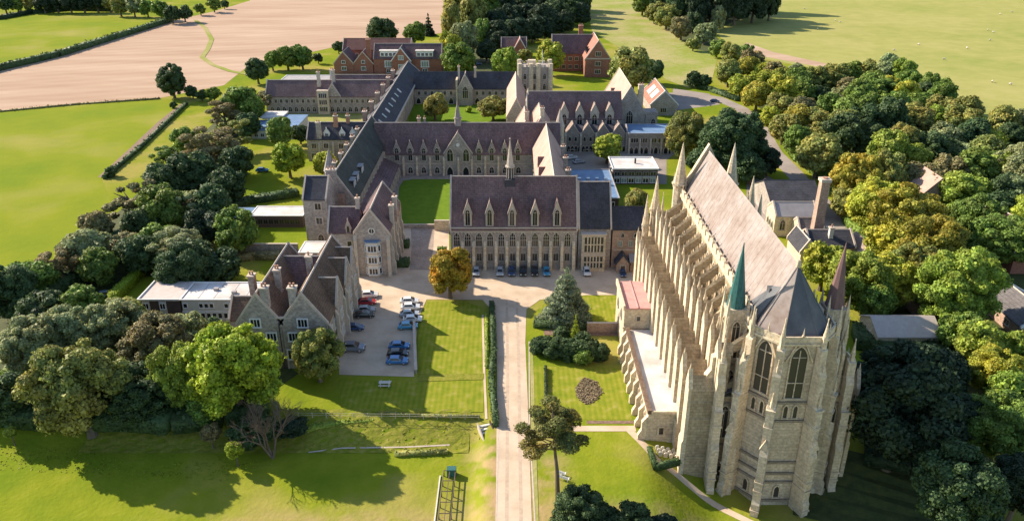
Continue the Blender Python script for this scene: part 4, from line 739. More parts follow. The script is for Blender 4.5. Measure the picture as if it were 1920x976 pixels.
def small_blocks():
    t = thing('white_flat_roof_pavilion', 'small glazed pavilion with a bright white flat roof between the quad and the chapel', 'pavilion', (40, 250, 0))
    flat(t, 32.9, 47.4, 246, 258.5, 0, 5.0, 'dark_panel', 'white_roof', .35)
    for k in range(6): window(t, 'S', 34.2 + k * 2.35, 245.98, .6, 1.7, 1.4, False, 2, .12, 'white_paint', 'glass_pale' if k % 2 else 'glass_dark'); window(t, 'S', 34.2 + k * 2.35, 245.98, 3.0, 1.7, 1.2, False, 2, .12, 'grey_roof', 'glass_dark')
    MB().box(40.6, 41.1, 252, 252.6, 5.1, 6.8).build('roof_vent', 'dark_metal', t); MB().box(33.2, 47, 245.6, 245.98, 2.4, 2.6).build('floor_band', 'white_paint', t)
    for k in range(3): window(t, 'W', 32.88, 248.5 + k * 3.6, 1.2, 1.8, 2.6, False, 2, .12, 'white_paint')
    b = thing('blue_roofed_kitchen', 'low kitchen block with a blue metal roof right behind the long hall', 'kitchen block', (27, 240, 0))
    flat(b, 19.2, 31.8, 222, 249, 0, 3.8, 'dark_panel', 'blue_roof', .2, 'grey_roof'); 
    for k in range(4): MB().box(20.8 + k * 2.8, 21.8 + k * 2.8, 238, 239.2, 3.92, 4.7).build('roof_vent', 'steel', b)
    for k in range(5): window(b, 'E', 31.82, 226 + k * 4.4, 1.4, 2.0, 1.6, False, 2, .12, 'white_paint')
    for k in range(4): window(b, 'S', 20.8 + k * 3, 221.98, 1.4, 1.5, 1.3, False, 2, .12, 'white_paint')
    # red brick complex far behind
    Y = 425; r = thing('red_brick_school_block', 'red brick block with white box dormers and a white-trimmed gable, far end', 'brick building', (-55, Y + 6, 0))
    gabled(r, XU(700, Y, 8), XU(828, Y, 8), Y, Y + 13, 0, 8.0, 14.5, 'x', 'red_brick', 'tile_plum', (1, 1)); 
    for u in (728, 796):
        x = XU(u, Y, 10); q = MB(); q.box(x - 4.4, x + 4.4, Y + .6, Y + 5, 8.6, 11.8); o = q.build('box_dormer', 'white_paint', r); MB().box(x - 4.9, x + 4.9, Y + .1, Y + 5.4, 11.8, 12.1).build('dormer_roof', 'white_roof', o)
        for k in range(4): window(r, 'S', x - 3.2 + k * 2.15, Y + .58, 9.3, 1.3, 1.5, False, 2, .1, 'white_paint', name='dormer_window')
        window(r, 'S', x, Y - .02, 3.8, 3.6, 2.8, False, 3, .4, 'white_paint', 'glass_pale'); window(r, 'S', x, Y - .02, .8, 2.4, 1.8, False, 3, .2, 'white_paint')
    x = XU(752, Y - 2, 8); gabled(r, x - 5, x + 5, Y - 3, Y + 6, 0, 7.2, 13.8, 'y', 'red_brick', 'tile_plum', (1, 0), cmat='white_paint'); window(r, 'S', x, Y - 3.02, 8.0, 2.4, 2.0, False, 3, .2, 'white_paint', 'glass_pale'); window(r, 'S', x, Y - 3.02, 3.4, 2.6, 2.0, False, 3, .2, 'white_paint', 'glass_pale')
    chimney(r, XU(690, Y - 1, 10), Y + 2, 0, 17.5, 2.2, 2.0, 'red_brick', 3, 'clay')
    r2 = thing('twin_gabled_brick_house', 'red brick house with two pale-edged front gables, far left end', 'brick house', (-84, Y + 6, 0))
    for u in (644, 681): x = XU(u, Y, 6); gabled(r2, x - 5.2, x + 5.1, Y, Y + 16, 0, 5.2, 11.2, 'y', 'red_brick', 'tile_plum', (1, 0), cmat='coping_stone'); window(r2, 'S', x, Y - .02, 2.0, 2.2, 1.8, False, 3, .2, 'white_paint'); window(r2, 'S', x, Y - .02, 5.6, 1.6, 1.4, False, 2, .2, 'white_paint')
    r3 = thing('long_brick_back_range', 'long low range with a dull red roof behind the brick blocks', 'brick building', (-60, 452, 0)); gabled(r3, XU(645, 450, 8), XU(772, 450, 8), 446, 458, 0, 9, 14, 'x', 'red_brick', 'tile_red_dull', (1, 1), ridge='clay')
    for k in range(12): window(r3, 'S', XU(650 + k * 10, 446, 6), 445.98, 5.5, 1.3, 1.6, False, 2, .14, 'white_paint')
    f = thing('white_topped_annex', 'flat white-roofed annex at the right end of the far brick block', 'annex', (-42, 455, 0)); flat(f, XU(774, 450, 8), XU(830, 450, 8), 446, 462, 0, 9.5, 'red_brick', 'white_roof', .3)
    for k in range(4): window(f, 'S', XU(785 + k * 12, 446, 6), 445.98, 5.5, 1.6, 1.8, False, 2, .14, 'white_paint')
    # brick house top right
    Y = 428; h = thing('steep_brick_house', 'steep brick house with sunlit pink slope and front gable among the far trees', 'brick house', (38, Y + 8, 0))
    x0, x1 = XU(1035, Y + 6, 10), XU(1100, Y + 6, 10); gabled(h, x0, x1 + 3, Y + 4, Y + 18, 0, 9.5, 18, 'x', 'red_brick', 'tile_plum', (1, 0)); xg = XU(1117, Y, 8)
    gabled(h, xg - 6.6, xg + 6.6, Y - 12, Y + 16, 0, 9, 18.4, 'y', 'red_brick', 'tile_red', (1, 1), cmat='coping_stone'); 
    for y in (Y - 5, Y + 1): MB().extr([(xg - 5.6, y - 1.3, 10.9), (xg - 5.6, y + 1.3, 10.9), (xg - 5.6, y, 13.6)], (3, 0, 0)).build('lucarne', 'dark_metal', h)
    for z in (2, 6, 11): window(h, 'S', xg, Y - 12.02, z, 2.6, 2.0, False, 3, .25, 'coping_stone')
    MB().box(xg - 6.7, xg + 6.7, Y - 12.2, Y - 12.02, 9.3, 9.9).build('string_course', 'coping_stone', h)
    for k in range(5): window(h, 'S', x0 + 3 + k * 3.4, Y + 3.98, 5.8, 1.8, 1.8, False, 3, .2, 'coping_stone'); window(h, 'S', x0 + 3 + k * 3.4, Y + 3.98, 1.6, 1.8, 1.8, False, 3, .2, 'coping_stone')
    chimney(h, xg - 7, Y + 17, 10, 22, 2.4, 1.8, 'red_brick', 3, 'clay')
    k_ = thing('small_gabled_cottage', 'small purple-roofed cottage half hidden by trees left of the steep brick house', 'cottage', (4, 470, 0))
    x = XU(962, 470, 6); gabled(k_, x - 7, x + 8, 470, 480, 0, 6.5, 11, 'x', 'red_brick', 'tile_plum', (1, 1), cmat='coping_stone'); gabled(k_, x + 1, x + 7, 466, 475, 0, 6.5, 11.5, 'y', 'red_brick', 'tile_red', (1, 0), cmat='white_paint'); window(k_, 'S', x + 4, 465.98, 3.2, 1.8, 1.8, False, 2, .2, 'white_paint'); window(k_, 'S', x - 3, 469.98, 3.2, 1.8, 1.8, False, 2, .2, 'white_paint')
small_blocks()
# ---- works buildings right behind the chapel
def works():
    a = thing('dark_roofed_workshop', 'workshop with a wide dark sloping roof in the shade of trees, right of the chapel', 'workshop', (70, 224, 0))
    x0, x1 = XU(1428, 224, 5), XU(1520, 224, 5); gabled(a, x0, x1, 214, 232, 0, 5, 9.0, 'x', 'flint', 'slate', (0, 0), ridge='slate')
    for k in range(4): window(a, 'S', x0 + 2 + k * 3.4, 213.98, 1.6, 1.6, 1.6, False, 2)
    b = thing('pale_gabled_workshop', 'pale-walled workshop with gabled ends and a light grey roof beside the brick stack', 'workshop', (72, 205, 0))
    x0, x1 = XU(1450, 204, 6), XU(1528, 204, 6); gabled(b, x0, x1, 202, 209.5, 0, 6, 8.6, 'x', 'limestone_pale', 'grey_roof', (1, 1)); gabled(b, x0 + 4.8, x1 - .2, 196, 201.9, 0, 4.4, 6.6, 'x', 'limestone_pale', 'tile_grey', (1, 1))
    for k in range(3): window(b, 'W', x0 - .02, 203.5 + k * 2.0, 2, 1., 1.8, True, 1)
    for k in range(4): window(b, 'S', x0 + 6.5 + k * 2.2, 195.98, 1.2, 1.1, 1.6, False, 2)
    window(b, 'S', x0 + 2.2, 201.98, 2, 1.4, 3, True, 2)
    c = thing('brick_chimney_stack', 'tall square brick boiler chimney, one side lit, standing between the workshops and the golden trees', 'chimney stack', (81, 195, 0))
    MB().extr([(79.6, 193.6, 0), (82.6, 193.6, 0), (82.6, 196.6, 0), (79.6, 196.6, 0)], (0, 0, .6)).build('plinth', 'warm_brickwork', c); 
    q = MB(); q.cone(81.1, 195.1, .6, 18.4, 1.9, 1.5, 4, pi / 4); q.build('shaft', 'warm_brickwork', c); q = MB(); q.cone(81.1, 195.1, 18.4, 19.2, 1.85, 1.85, 4, pi / 4); q.build('cap', 'coping_stone', c); MB().cone(81.1, 195.1, 19.2, 19.5, .7, .7, 10).build('flue', 'clay', c)
    d = thing('dark_double_roofed_house', 'low house, black roof split by a pale chimney, before the brick stack', 'house', (80, 189, 0))
    x0, x1 = XU(1508, 188, 4), XU(1592, 188, 4); gabled(d, x0, x1, 184, 193, 0, 4.6, 7.4, 'x', 'warm_brickwork', 'slate', (1, 1)); chimney(d, (x0 + x1) / 2, 186.6, 5.2, 8.8, 1.0, 1.0, 'white_stone', 1)
    for k in range(4): window(d, 'S', x0 + 1.5 + k * 2.6, 183.98, 1.6, 1.2, 1.4, False, 2, .14, 'white_paint')
    gabled(d, x1 + .1, x1 + 5.4, 180, 191, 0, 3.2, 5.8, 'y', 'warm_brickwork', 'tile_pale', (0, 0), ridge=None)
    gabled(d, x0 - 3.6, x0 - .1, 180, 190, 0, 5.0, 7.8, 'y', 'limestone_pale', 'slate', (1, 1))
    e = thing('pale_roofed_outhouse', 'pale-roofed outhouse half hidden by the big dark tree right of the chapel', 'outhouse', (84, 145, 0))
    x0, y0 = 80, 141; gabled(e, x0 - 5, x0 + 8, y0, y0 + 9, 0, 3.4, 5.6, 'x', 'limestone_pale', 'grey_roof_pink', (0, 0), ridge=None); window(e, 'S', x0, y0 - .02, 1.2, 1.4, 1.4, False, 2)
    window(e, 'W', x0 - 5.02, y0 + 4, 1.2, 1.4, 1.4, False, 2)
    f = thing('dark_ridge_outbuilding', 'outbuilding with a dark sloping roof and light verge behind the pale outhouse', 'outbuilding', (96, 152, 0)); gabled(f, 90, 98, 146, 160, 0, 3.4, 6.4, 'y', 'warm_brickwork', 'tile_purple', (1, 1)); window(f, 'S', 94, 145.98, 1.2, 1.4, 1.4, False, 2)
    # houses at the right edge
    h = thing('red_roofed_house', 'house with a pinkish red tiled roof at the right edge of the photo', 'house', (128, 182, 0)); gabled(h, 124, 134, 178, 200, 0, 5.6, 10.4, 'y', 'red_brick', 'tile_red', (1, 1), cmat='white_paint')
    for k in range(5): window(h, 'W', 123.98, 181 + k * 4, 2.6, 1.6, 1.5, False, 2, .14, 'white_paint')
    window(h, 'S', 129, 177.98, 2.4, 2, 1.6, False, 2, .14, 'white_paint')
    h = thing('long_grey_roofed_shed', 'long shed with a pale roof edge beside the road at the lower right edge', 'shed', (112, 153, 0)); gabled(h, 107, 117, 145, 160, 0, 3.2, 6, 'y', 'warm_brickwork', 'tile_grey', (1, 1), cmat='white_paint'); window(h, 'W', 106.98, 150, 1.2, 1.6, 1.3, False, 2)
    h = thing('cottage_in_the_wood', 'cottage with a salmon hipped roof just showing above the wood on the right', 'cottage', (115, 225, 0)); gabled(h, XU(1732, 222, 9), XU(1778, 222, 9) + 1, 220, 231, 0, 6.4, 10.6, 'y', 'warm_brickwork', 'tile_red_pale', (0, 0), ridge=None)
    window(h, 'S', XU(1750, 222, 6), 219.98, 3.6, 1.6, 1.5, False, 2, .14, 'white_paint')
works()
# ================================================================== CHAPEL
def chapel():
    cx = 42.7; t = thing('chapel', 'towering pale limestone Gothic chapel with flying buttresses, a pinkish lead roof and many pinnacles', 'chapel', (cx, 136, 0))
    zb = -6.5; y0, y1 = 107.0, 166.0; hw = 5.3; ze, zr = 25.4, 35.3; L = 'limestone'
    MB().box(cx - hw, cx + hw, y0, y1, zb, ze).build('nave_wall', 'limestone_shade_brown', t)
    mb = MB(); rw = 4.9; mb.extr([(cx - rw, y0 + .1, ze), (cx + rw, y0 + .1, ze), (cx, y0 + .1, zr)], (0, y1 - y0 - .5, 0)); mb.build('nave_roof', 'lead_roof', t)
    q = MB() # lead rolls and ridge
    q.extr([(cx - .2, y0, zr - .1), (cx, y0, zr + .22), (cx + .2, y0, zr - .1)], (0, y1 - y0, 0)); q.build('ridge_roll', 'lead_roof', t)
    rr = MB(); sl = (zr - ze) / rw
    rr.extr([(-rw, 0, ze), (-rw + .08, 0, ze + .08 * sl + .06), (-.08, 0, zr - .08 * sl + .04), (0, 0, zr)], (0, .12, 0)); rm = rr.mesh('lead_roll', 'lead_roof')
    rr = MB(); rr.extr([(rw, 0, ze), (rw - .08, 0, ze + .08 * sl + .06), (.08, 0, zr - .08 * sl + .14), (0, 0, zr)], (0, .12, 0)); rm2 = rr.mesh('lead_roll', 'lead_roof')
    for k in range(29): 
        y = y0 + .8 + k * 2.0; inst('lead_roll', rm, t, (cx, y, 0))
        if k % 2 == 0: inst('lead_roll', rm2, t, (cx, y, 0))
    # west gable
    g_ = MB(); g_.extr([(cx - hw, y1 - .1, ze), (cx + hw, y1 - .1, ze), (cx, y1 - .1, zr + 1.1)], (0, .9, 0)); g_.build('west_gable', L, t)
    for sg in (-1, 1): MB().extr([(cx + sg * (hw + .2), y1 - .25, ze), (cx, y1 - .25, zr + 1.0), (cx, y1 - .25, zr + 1.5), (cx + sg * (hw + .2), y1 - .25, ze + .7)], (0, 1.2, 0)).build('gable_coping', 'limestone_pale', t)
    # clerestory parapets with merlons, cornice
    pm = MB().box(-.25, .25, -1.05, 1.05, 0, 1.15); pmm = pm.mesh('merlon', 'limestone_pale')
    for sg in (-1, 1):
        x = cx + sg * (hw + .05); MB().box(x - .3, x + .3, y0, y1 - .2, ze - .1, ze + .7).build('parapet', 'limestone_pale', t)
        for k in range(20): inst('merlon', pmm, t, (x, y0 + 2.2 + k * 2.95, ze + .7))
    bays = [163.2 - 4.72 * k for k in range(13)]
    fly = MB()
    for sg in (-1,): # built facing left, mirrored for the right side
        # arm from the buttress (x=-9.6) up to the nave wall (x=-5.3)
        fly.extr([(-8.7, -.25, 20.4), (-8.7, -.25, 21.6), (-5.2, -.25, 24.6), (-5.2, -.25, 23.2), (-6.0, -.25, 22.2), (-7.4, -.25, 21.0)], (0, .5, 0))
        fly.solid([(-8.9, -.3, 21.55), (-8.9, .3, 21.55), (-8.9, 0, 22.1), (-5.2, -.3, 24.6), (-5.2, .3, 24.6), (-5.2, 0, 25.15)], [(0, 1, 2), (3, 5, 4), (0, 3, 4, 1), (1, 4, 5, 2), (2, 5, 3, 0)])
        fly.extr([(-9.9, -.3, 12.6), (-9.9, -.3, 13.4), (-5.2, -.3, 18.0), (-5.2, -.3, 16.6), (-6.4, -.3, 14.2)], (0, .6, 0))
    fm = fly.mesh('flying_buttress', 'limestone_shade_brown')
    pier = MB() # tall outer pier: deep and stepped
    prof = [(-9.2, -7), (-14.3, -7), (-14.3, 14.0), (-10.5, 14.0), (-10.3, 20.6), (-8.6, 20.6), (-8.6, 13.5), (-9.2, 13)]
    pier.extr([(x, -.85, z) for x, z in prof], (0, 1.7, 0)); pier.cur = 1
    sh = [(-14.2, -7), (-15.0, -7), (-15.0, 4.0), (-14.75, 4.6), (-14.75, 14.6), (-14.2, 14.6)]; pier.extr([(x, -1.15, z) for x, z in sh], (0, 2.3, 0)) # pale dressed shaft on the outer edge; its paleness also paints the sunlit face
    pier.extr([(-14.8, -1.15, 14.5), (-14.8, 1.15, 14.5), (-14.8, 0, 17.6)], (.7, 0, 0)); pier.box(-10.75, -10.2, -.95, .95, 14.0, 20.7); pier.extr([(-10.8, -1.0, 20.6), (-10.8, 1.0, 20.6), (-10.8, 0, 23.0)], (.6, 0, 0))
    for k, xx in enumerate((-14.5, -10.5)): pier.cone(xx, 0, 16.9 if k == 0 else 22.4, 18.8 if k == 0 else 24.6, .3, 0, 4, pi / 4)
    pier.cur = 0
    for z in (1.2, 8.6, 11.8): pier.box(-14.25, -9.2, -.97, .97, z - .26, z)
    pier.extr([(-14.1, -.9, 13.95), (-14.1, .9, 13.95), (-14.1, 0, 16.4)], (3.5, 0, 0)); pier.extr([(-10.2, -.9, 20.55), (-10.2, .9, 20.55), (-10.2, 0, 22.4)], (1.8, 0, 0))
    pmh = pier.mesh('buttress', ['limestone_shade_brown', 'limestone_pale'])
    for k, y in enumerate(bays):
        for sg in (-1, 1):
            o = inst('buttress', pmh, t, (cx, y, 0), 0 if sg < 0 else pi, None if sg < 0 else (.84, 1, 1)); inst('flying_buttress', fm, t, (cx, y, 0), 0 if sg < 0 else pi)
            inst('pinnacle', pinnacle_mesh(.45, 2.6 if k not in (0, 12) else 5, 'limestone_pale'), t, (cx + sg * (9.6 if sg < 0 else 9.0), y, 21.8))
            None
            inst('pinnacle', pinnacle_mesh(.3, 2.2, 'limestone_pale'), t, (cx + sg * (hw + .15), y, ze + .6))
        if k < 12:
            yc = y - 2.36
            for sg in (-1, 1):
                fc = 'W' if sg < 0 else 'E'
                window(t, fc, cx + sg * (hw + .02), yc, 15.2, 2.5, 8.8, True, 3, .25, 'limestone_pale', 'glass_leaded', .4)
                window(t, fc, cx + sg * 10.02, yc, 6.4, 1.9, 5.6, True, 2, .25, 'limestone_pale', 'glass_leaded')
                window(t, fc, cx + sg * 10.02, yc, .2, 1.4, 2.6, True, 1, .2, 'limestone_pale', 'glass_leaded')
    for sg in (-1, 1): # aisles
        xa, xb = sorted((cx + sg * hw, cx + sg * 10)); MB().box(xa, xb, y0 - 1.5, y1, zb, 13.0).build('aisle_wall', 'limestone_shade_brown', t)
        e = cx + sg * 10.3; MB().extr([(e, y0 - 1.6, 13.05), (cx + sg * hw, y0 - 1.6, 14.9), (cx + sg * hw, y0 - 1.6, 15.1), (e, y0 - 1.6, 13.25)], (0, y1 - y0 + 1.6, 0)).build('aisle_roof', 'dark_shade_lead', t)  # roof between the flyers darkened, shade put into its colour
        x = cx + sg * 10.1; MB().box(x - .2, x + .2, y0 - 1.5, y1, 12.9, 14.0).build('aisle_parapet', 'limestone_pale', t)
        for z in (5.6, 9): MB().box(x - .12, x + .12, y0 - 1.5, y1, z - .15, z + .1).build('string_course', 'limestone_pale', t)
    # west (far) corner turrets and pinnacles
    for sg in (-1, 1):
        for (dx, yy, r, z1, zt) in ((5.6, 166.2, 1.5, 27.6, 37.0), (10.6, 166.2, 1.1, 21.5, 29.5), (12.6, 165.4, .8, 18, 25.5)):
            q = MB(); q.cone(cx + sg * dx, yy, -1, z1, r, r * .92, 8, pi / 8); q.cone(cx + sg * dx, yy, z1, z1 + .4, r * 1.2, r * 1.2, 8, pi / 8); o = q.build('west_turret', L, t)
            MB().cone(cx + sg * dx, yy, z1 + .4, zt, r * .95, .07, 8, pi / 8).build('turret_spire', 'limestone_pale', o)
            for k in range(4): a = k * pi / 2 + pi / 4; c = MB(); c.cone(cx + sg * dx + r * 1.05 * cos(a), yy + r * 1.05 * sin(a), z1 - 1, z1 + 2.6, .22, 0, 4); c.build('crocket', 'limestone_pale', o)
    # apse
    pts = [(cx - 6.2, 108.2), (cx - 6.0, 104.6), (cx - 2.85, 101.0), (cx + 2.85, 101.0), (cx + 6.0, 104.6), (cx + 6.2, 108.2)]; za = 25.6
    mb = MB(); mb.extr([(x, y, zb) for x, y in pts], (0, 0, za - zb)); mb.build('apse_wall', 'limestone', t)
    def ring(z, h, e, nm, mat='limestone_dark'):
        q = MB(); c = Vector((cx, 108.2)); P_ = [Vector(p) for p in pts]; O = [c + (p - c) * (1 + e / (p - c).length) for p in P_]
        for a, b, c2, d in zip(P_[:-1], P_[1:], O[1:], O[:-1]): q.extr([(a.x, a.y, z), (b.x, b.y, z), (c2.x, c2.y, z), (d.x, d.y, z)], (0, 0, h))
        q.build(nm, mat, t)
    for z in (14.9, 11.5, 3.6, 1.4, -.3, -4.0): ring(z, .38, .34, 'string_course')
    ring(za, 1.0, .3, 'apse_parapet', 'limestone_pale'); ring(za - .4, .35, .5, 'cornice', 'limestone_pale')
    ap = (cx, y0 + .1, zr + .02); rim = [(x + (cx - x) * .06, y + (108.2 - y) * .06, za + .05) for x, y in pts]; rim[0] = (cx - rw, y0 + .6, ze); rim[-1] = (cx + rw, y0 + .6, ze)
    roofm = ('lead_roof', 'lead_roof', 'dark_shade_lead', 'dark_shade_lead', 'dark_shade_lead')  # facets turned from the sun get darker lead as painted shade
    for i in range(5): q = MB(); q.solid([rim[i], rim[i + 1], ap, (cx, y0 + 1.5, za)], [(0, 1, 2), (0, 2, 3), (1, 3, 2), (0, 3, 1)]); q.build('apse_roof', roofm[i], t)
    for i in range(1, 5): MB().tube(rim[i], ap, .13, .1, 5).build('hip_roll', 'lead_roof' if i < 3 else 'dark_shade_lead', t)
    MB().cone(cx, y0, zr - .2, zr + .9, .45, .25, 8).build('apex_finial', 'limestone_pale', t)
    # facet windows and buttresses
    for i in range(5):
        a = Vector(pts[i]); b = Vector(pts[i + 1]); m = (a + b) / 2; d = (b - a).normalized(); n = Vector((d.y, -d.x)); rz = atan2(n.y, n.x) + pi / 2; wd = (b - a).length
        def W(z, w_, h_, lights, off=0., nm='window', gm_='glass_leaded', tr=0):
            fm_, gm = win_mesh(w_, h_, True, lights, .22, 'limestone', gm_, tr); o = inst(nm, fm_, t, (m.x + n.x * .02 + d.x * off, m.y + n.y * .02 + d.y * off, z), rz); sub('pane', gm, o)
        W(15.9, min(2.4, wd * .5), 9.0, 2, tr=.3)
        for off in (-.75, .75): W(12.3, .6, 2.2, 1, off)
        if i in (1, 2, 3): W(-3.2, .8, 2.2, 1, 0, 'crypt_window')
        # hood gable over each great window
        hd = MB(); ww = min(2.9, wd * .62) / 2 + .5
        for sg in (-1, 1): hd.extr([(sg * ww, 0, 22.2), (0, 0, 26.6), (0, 0, 27.1), (sg * (ww + .15), 0, 22.4)], (0, -.3, 0))
        hd.cone(0, -.15, 27.0, 28.2, .16, 0, 4); inst('hood_gable', hd.mesh('hood_gable', 'limestone_pale'), t, (m.x, m.y, 0), rz)
    bt = MB(); prof = [(0, -7), (-3.0, -7), (-3.0, -2.6), (-2.7, -2.0), (-2.7, 6.6), (-2.15, 8.0), (-2.15, 14.4), (-1.6, 15.6), (-1.6, 20.5), (-1.0, 22), (-1.0, 24.6), (0, 25.2)]
    bt.extr([(-.62, y, z) for y, z in prof], (1.24, 0, 0))
    for z, dd in ((-4, 3.1), (-.3, 2.8), (1.4, 2.8), (11.5, 2.25), (14.6, 2.25)): bt.box(-.72, .72, -dd - .08, 0, z, z + .3)
    btm = bt.mesh('buttress', 'limestone_pale'); gab = MB(); gab.extr([(-.75, 0, 0), (.75, 0, 0), (0, 0, 1.9)], (0, -.6, 0)); gabm = gab.mesh('buttress_gablet', 'limestone_pale')
    for i, ang in ((1, 213), (2, 246), (3, 294), (4, 327)):
        x, y = pts[i]; a = radians(ang); rz = a + pi / 2; inst('buttress', btm, t, (x, y, 0), rz)
        inst('pinnacle', pinnacle_mesh(.6, 5.0, 'limestone_pale'), t, (x + .6 * cos(a), y + .6 * sin(a), 24.9)); inst('buttress_gablet', gabm, t, (x + 2.1 * cos(a), y + 2.1 * sin(a), 8.0 - .2), rz)
        inst('pinnacle', pinnacle_mesh(.34, 2.6, 'limestone_pale'), t, (x + 1.8 * cos(a), y + 1.8 * sin(a), 15.2))
        inst('pinnacle', pinnacle_mesh(.28, 2.2, 'limestone_pale'), t, (x + 1.4 * cos(a), y + 1.4 * sin(a), 21.2))
    # two stair turrets with spires beside the apse
    for sg, smat, lab in ((-1, 'copper_green', 'green copper spire'), (1, 'spire_red', 'dull red spire')):
        x = cx + sg * 7.7; y = 109.6; q = MB(); q.box(x - 1.45, x + 1.45, y - 1.5, y + 1.5, zb, 26.4); q.cone(x, y, 26.4, 27.2, 2.2, 2.2, 4, pi / 4); o = q.build('stair_turret', 'limestone', t)
        for dx, dy in ((-1, -1), (1, -1), (-1, 1), (1, 1)):
            c = MB(); c.box(x + dx * 1.5 - .28, x + dx * 1.5 + .28, y + dy * 1.5 - .28, y + dy * 1.5 + .28, -2, 26.6); c.cone(x + dx * 1.5, y + dy * 1.5, 26.6, 30.0, .36, 0, 4, pi / 4); c.build('corner_shaft', 'limestone_pale', o)
        s_ = MB(); s_.cone(x, y, 27.1, 37.2, 1.5, .08, 8, pi / 8); s_.build('spire', smat, o)['label'] = lab; MB().cone(x, y, 37.0, 37.9, .16, .05, 6).build('finial', smat, o)
        for z, h_ in ((18.6, 6.6), (10.4, 6.0), (2.2, 5.4)):
            for f_, xx, yy in (('S', x, y - 1.52), ('W' if sg < 0 else 'E', x + sg * 1.47, y)): window(t, f_, xx, yy, z, 1.15, h_, True, 2, .16, 'limestone_pale', 'glass_leaded')
        for z in (9.2, 17.2, 1.2): MB().box(x - 1.7, x + 1.7, y - 1.75, y + 1.6, z, z + .35).build('string_course', 'limestone_dark', t)
        # buttresses masking the aisle end
        for (bx, by, rz_, h_) in ((cx + sg * 10.0, 105.6, 0, 1.0), (cx + sg * 7.2, 105.6, 0, 1.0)):
            inst('buttress', btm, t, (bx, by, -1.5), rz_, (1, .9, .86)); inst('pinnacle', pinnacle_mesh(.5, 4.0, 'limestone_pale'), t, (bx, by - .4, 19.8))
        inst('buttress', btm, t, (cx + sg * 10.0, 107, -1.5), -pi / 2 if sg < 0 else pi / 2, (1, 1.25 if sg < 0 else .7, .86))
        for z, h_ in ((5.2, 6.2), (-2.6, 3.0)): window(t, 'S', cx + sg * 8.6, 105.47, z, 1.2, h_, True, 2, .16, 'limestone_pale', 'glass_leaded')
        for z in (3.6, -.3, 11.6): MB().box(min(cx + sg * 6.4, cx + sg * 10), max(cx + sg * 6.4, cx + sg * 10), 105.25, 105.5, z, z + .35).build('string_course', 'limestone_dark', t)
    # small roof features
    MB().box(cx - 3.2, cx - 2.0, 108.6, 109.8, 27.5, 30.6).build('roof_hatch', 'dark_shade_lead', t)
    MB().solid([(cx - 5.4, 107.2, 26.0), (cx - 4.6, 107.2, 26.0), (cx - 1.8, 107.3, 31.6), (cx - 5.0, 112.5, 26.2), (cx - 2.6, 108.8, 31.0)], [(0, 1, 2), (0, 2, 4, 3), (1, 3, 4, 2), (0, 3, 1)]).build('shadow_roof_wedge', 'dark_shade_lead', t)  # dark wedge painted as the shadowed piece of the left roof slope
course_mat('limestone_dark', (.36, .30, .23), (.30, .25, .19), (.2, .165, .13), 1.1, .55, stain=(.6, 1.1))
noise_mat('dark_shade_lead', [(.3, (.085, .09, .10)), (.7, (.145, .15, .16))], .6, rough=.6, stretch=(1, 1, .3))
chapel()
def cloister():
    t = thing('chapel_cloister', 'long low cloister with flat pinkish-white roof along the left foot of the chapel', 'cloister', (26, 126, 0))
    x0, x1, y0, y1 = 23.2, 32.6, 111.6, 140.2; z = 5.4
    MB().box(x0, x1, y0, y1, -3, z).build('wall', 'limestone', t); MB().box(x0 + .5, x1, y0 + .2, y1, z + .01, z + .12).build('roof', 'white_roof', t)
    MB().box(x0 - .15, x0 + .5, y0 - .15, y1, z, z + .75).build('parapet', 'tile_brown', t); MB().box(x0 + .5, 28.6, y0 - .15, y0 + .2, z, z + .5).build('parapet', 'limestone_pale', t)
    bm_ = butt_mesh(.8, 5.6, 1.5, 2, 'limestone_pale')
    for k in range(9): inst('buttress', bm_, t, (x0, y0 + .5 + k * 3.5, -.3 if k > 2 else -.9), FR['W'])
    for k in range(8): window(t, 'W', x0 - .02, y0 + 2.3 + k * 3.5, .9, 1.5, 3.3, True, 2, .2, 'limestone_pale')
    window(t, 'S', 25.6, y0 - .02, 1.2, .8, 1.4, False, 1, .25, 'limestone_pale'); MB().box(x0, 28.6, y0 - .1, y0 - .005, -.8, -.45).build('string_course', 'limestone_pale', t)
    v = thing('pink_roofed_vestry', 'small square pink-roofed vestry at the far end of the chapel cloister', 'vestry', (26, 147, 0))
    MB().box(22.7, 28.4, 141, 153, 0, 9.8).build('wall', 'limestone_pale', v); MB().box(22.5, 28.6, 140.8, 153.2, 9.8, 10.1).build('roof', 'pink_roof', v); MB().box(25.3, 25.5, 140.8, 153.2, 10.1, 10.3).build('roof_roll', 'pink_roof', v)
    MB().box(22.4, 22.8, 140.7, 153.3, 9.6, 10.7).build('parapet', 'limestone_pale', v); window(v, 'S', 25.6, 140.98, 7.2, .7, 1.0, False, 1, .2, 'limestone_pale'); MB().box(22.5, 28.5, 140.75, 141, 5.4, 5.8).build('string_course', 'limestone_pale', v)
    window(v, 'W', 22.68, 144.5, 6, 1., 2, True, 1); window(v, 'W', 22.68, 149.5, 6, 1., 2, True, 1)
cloister()
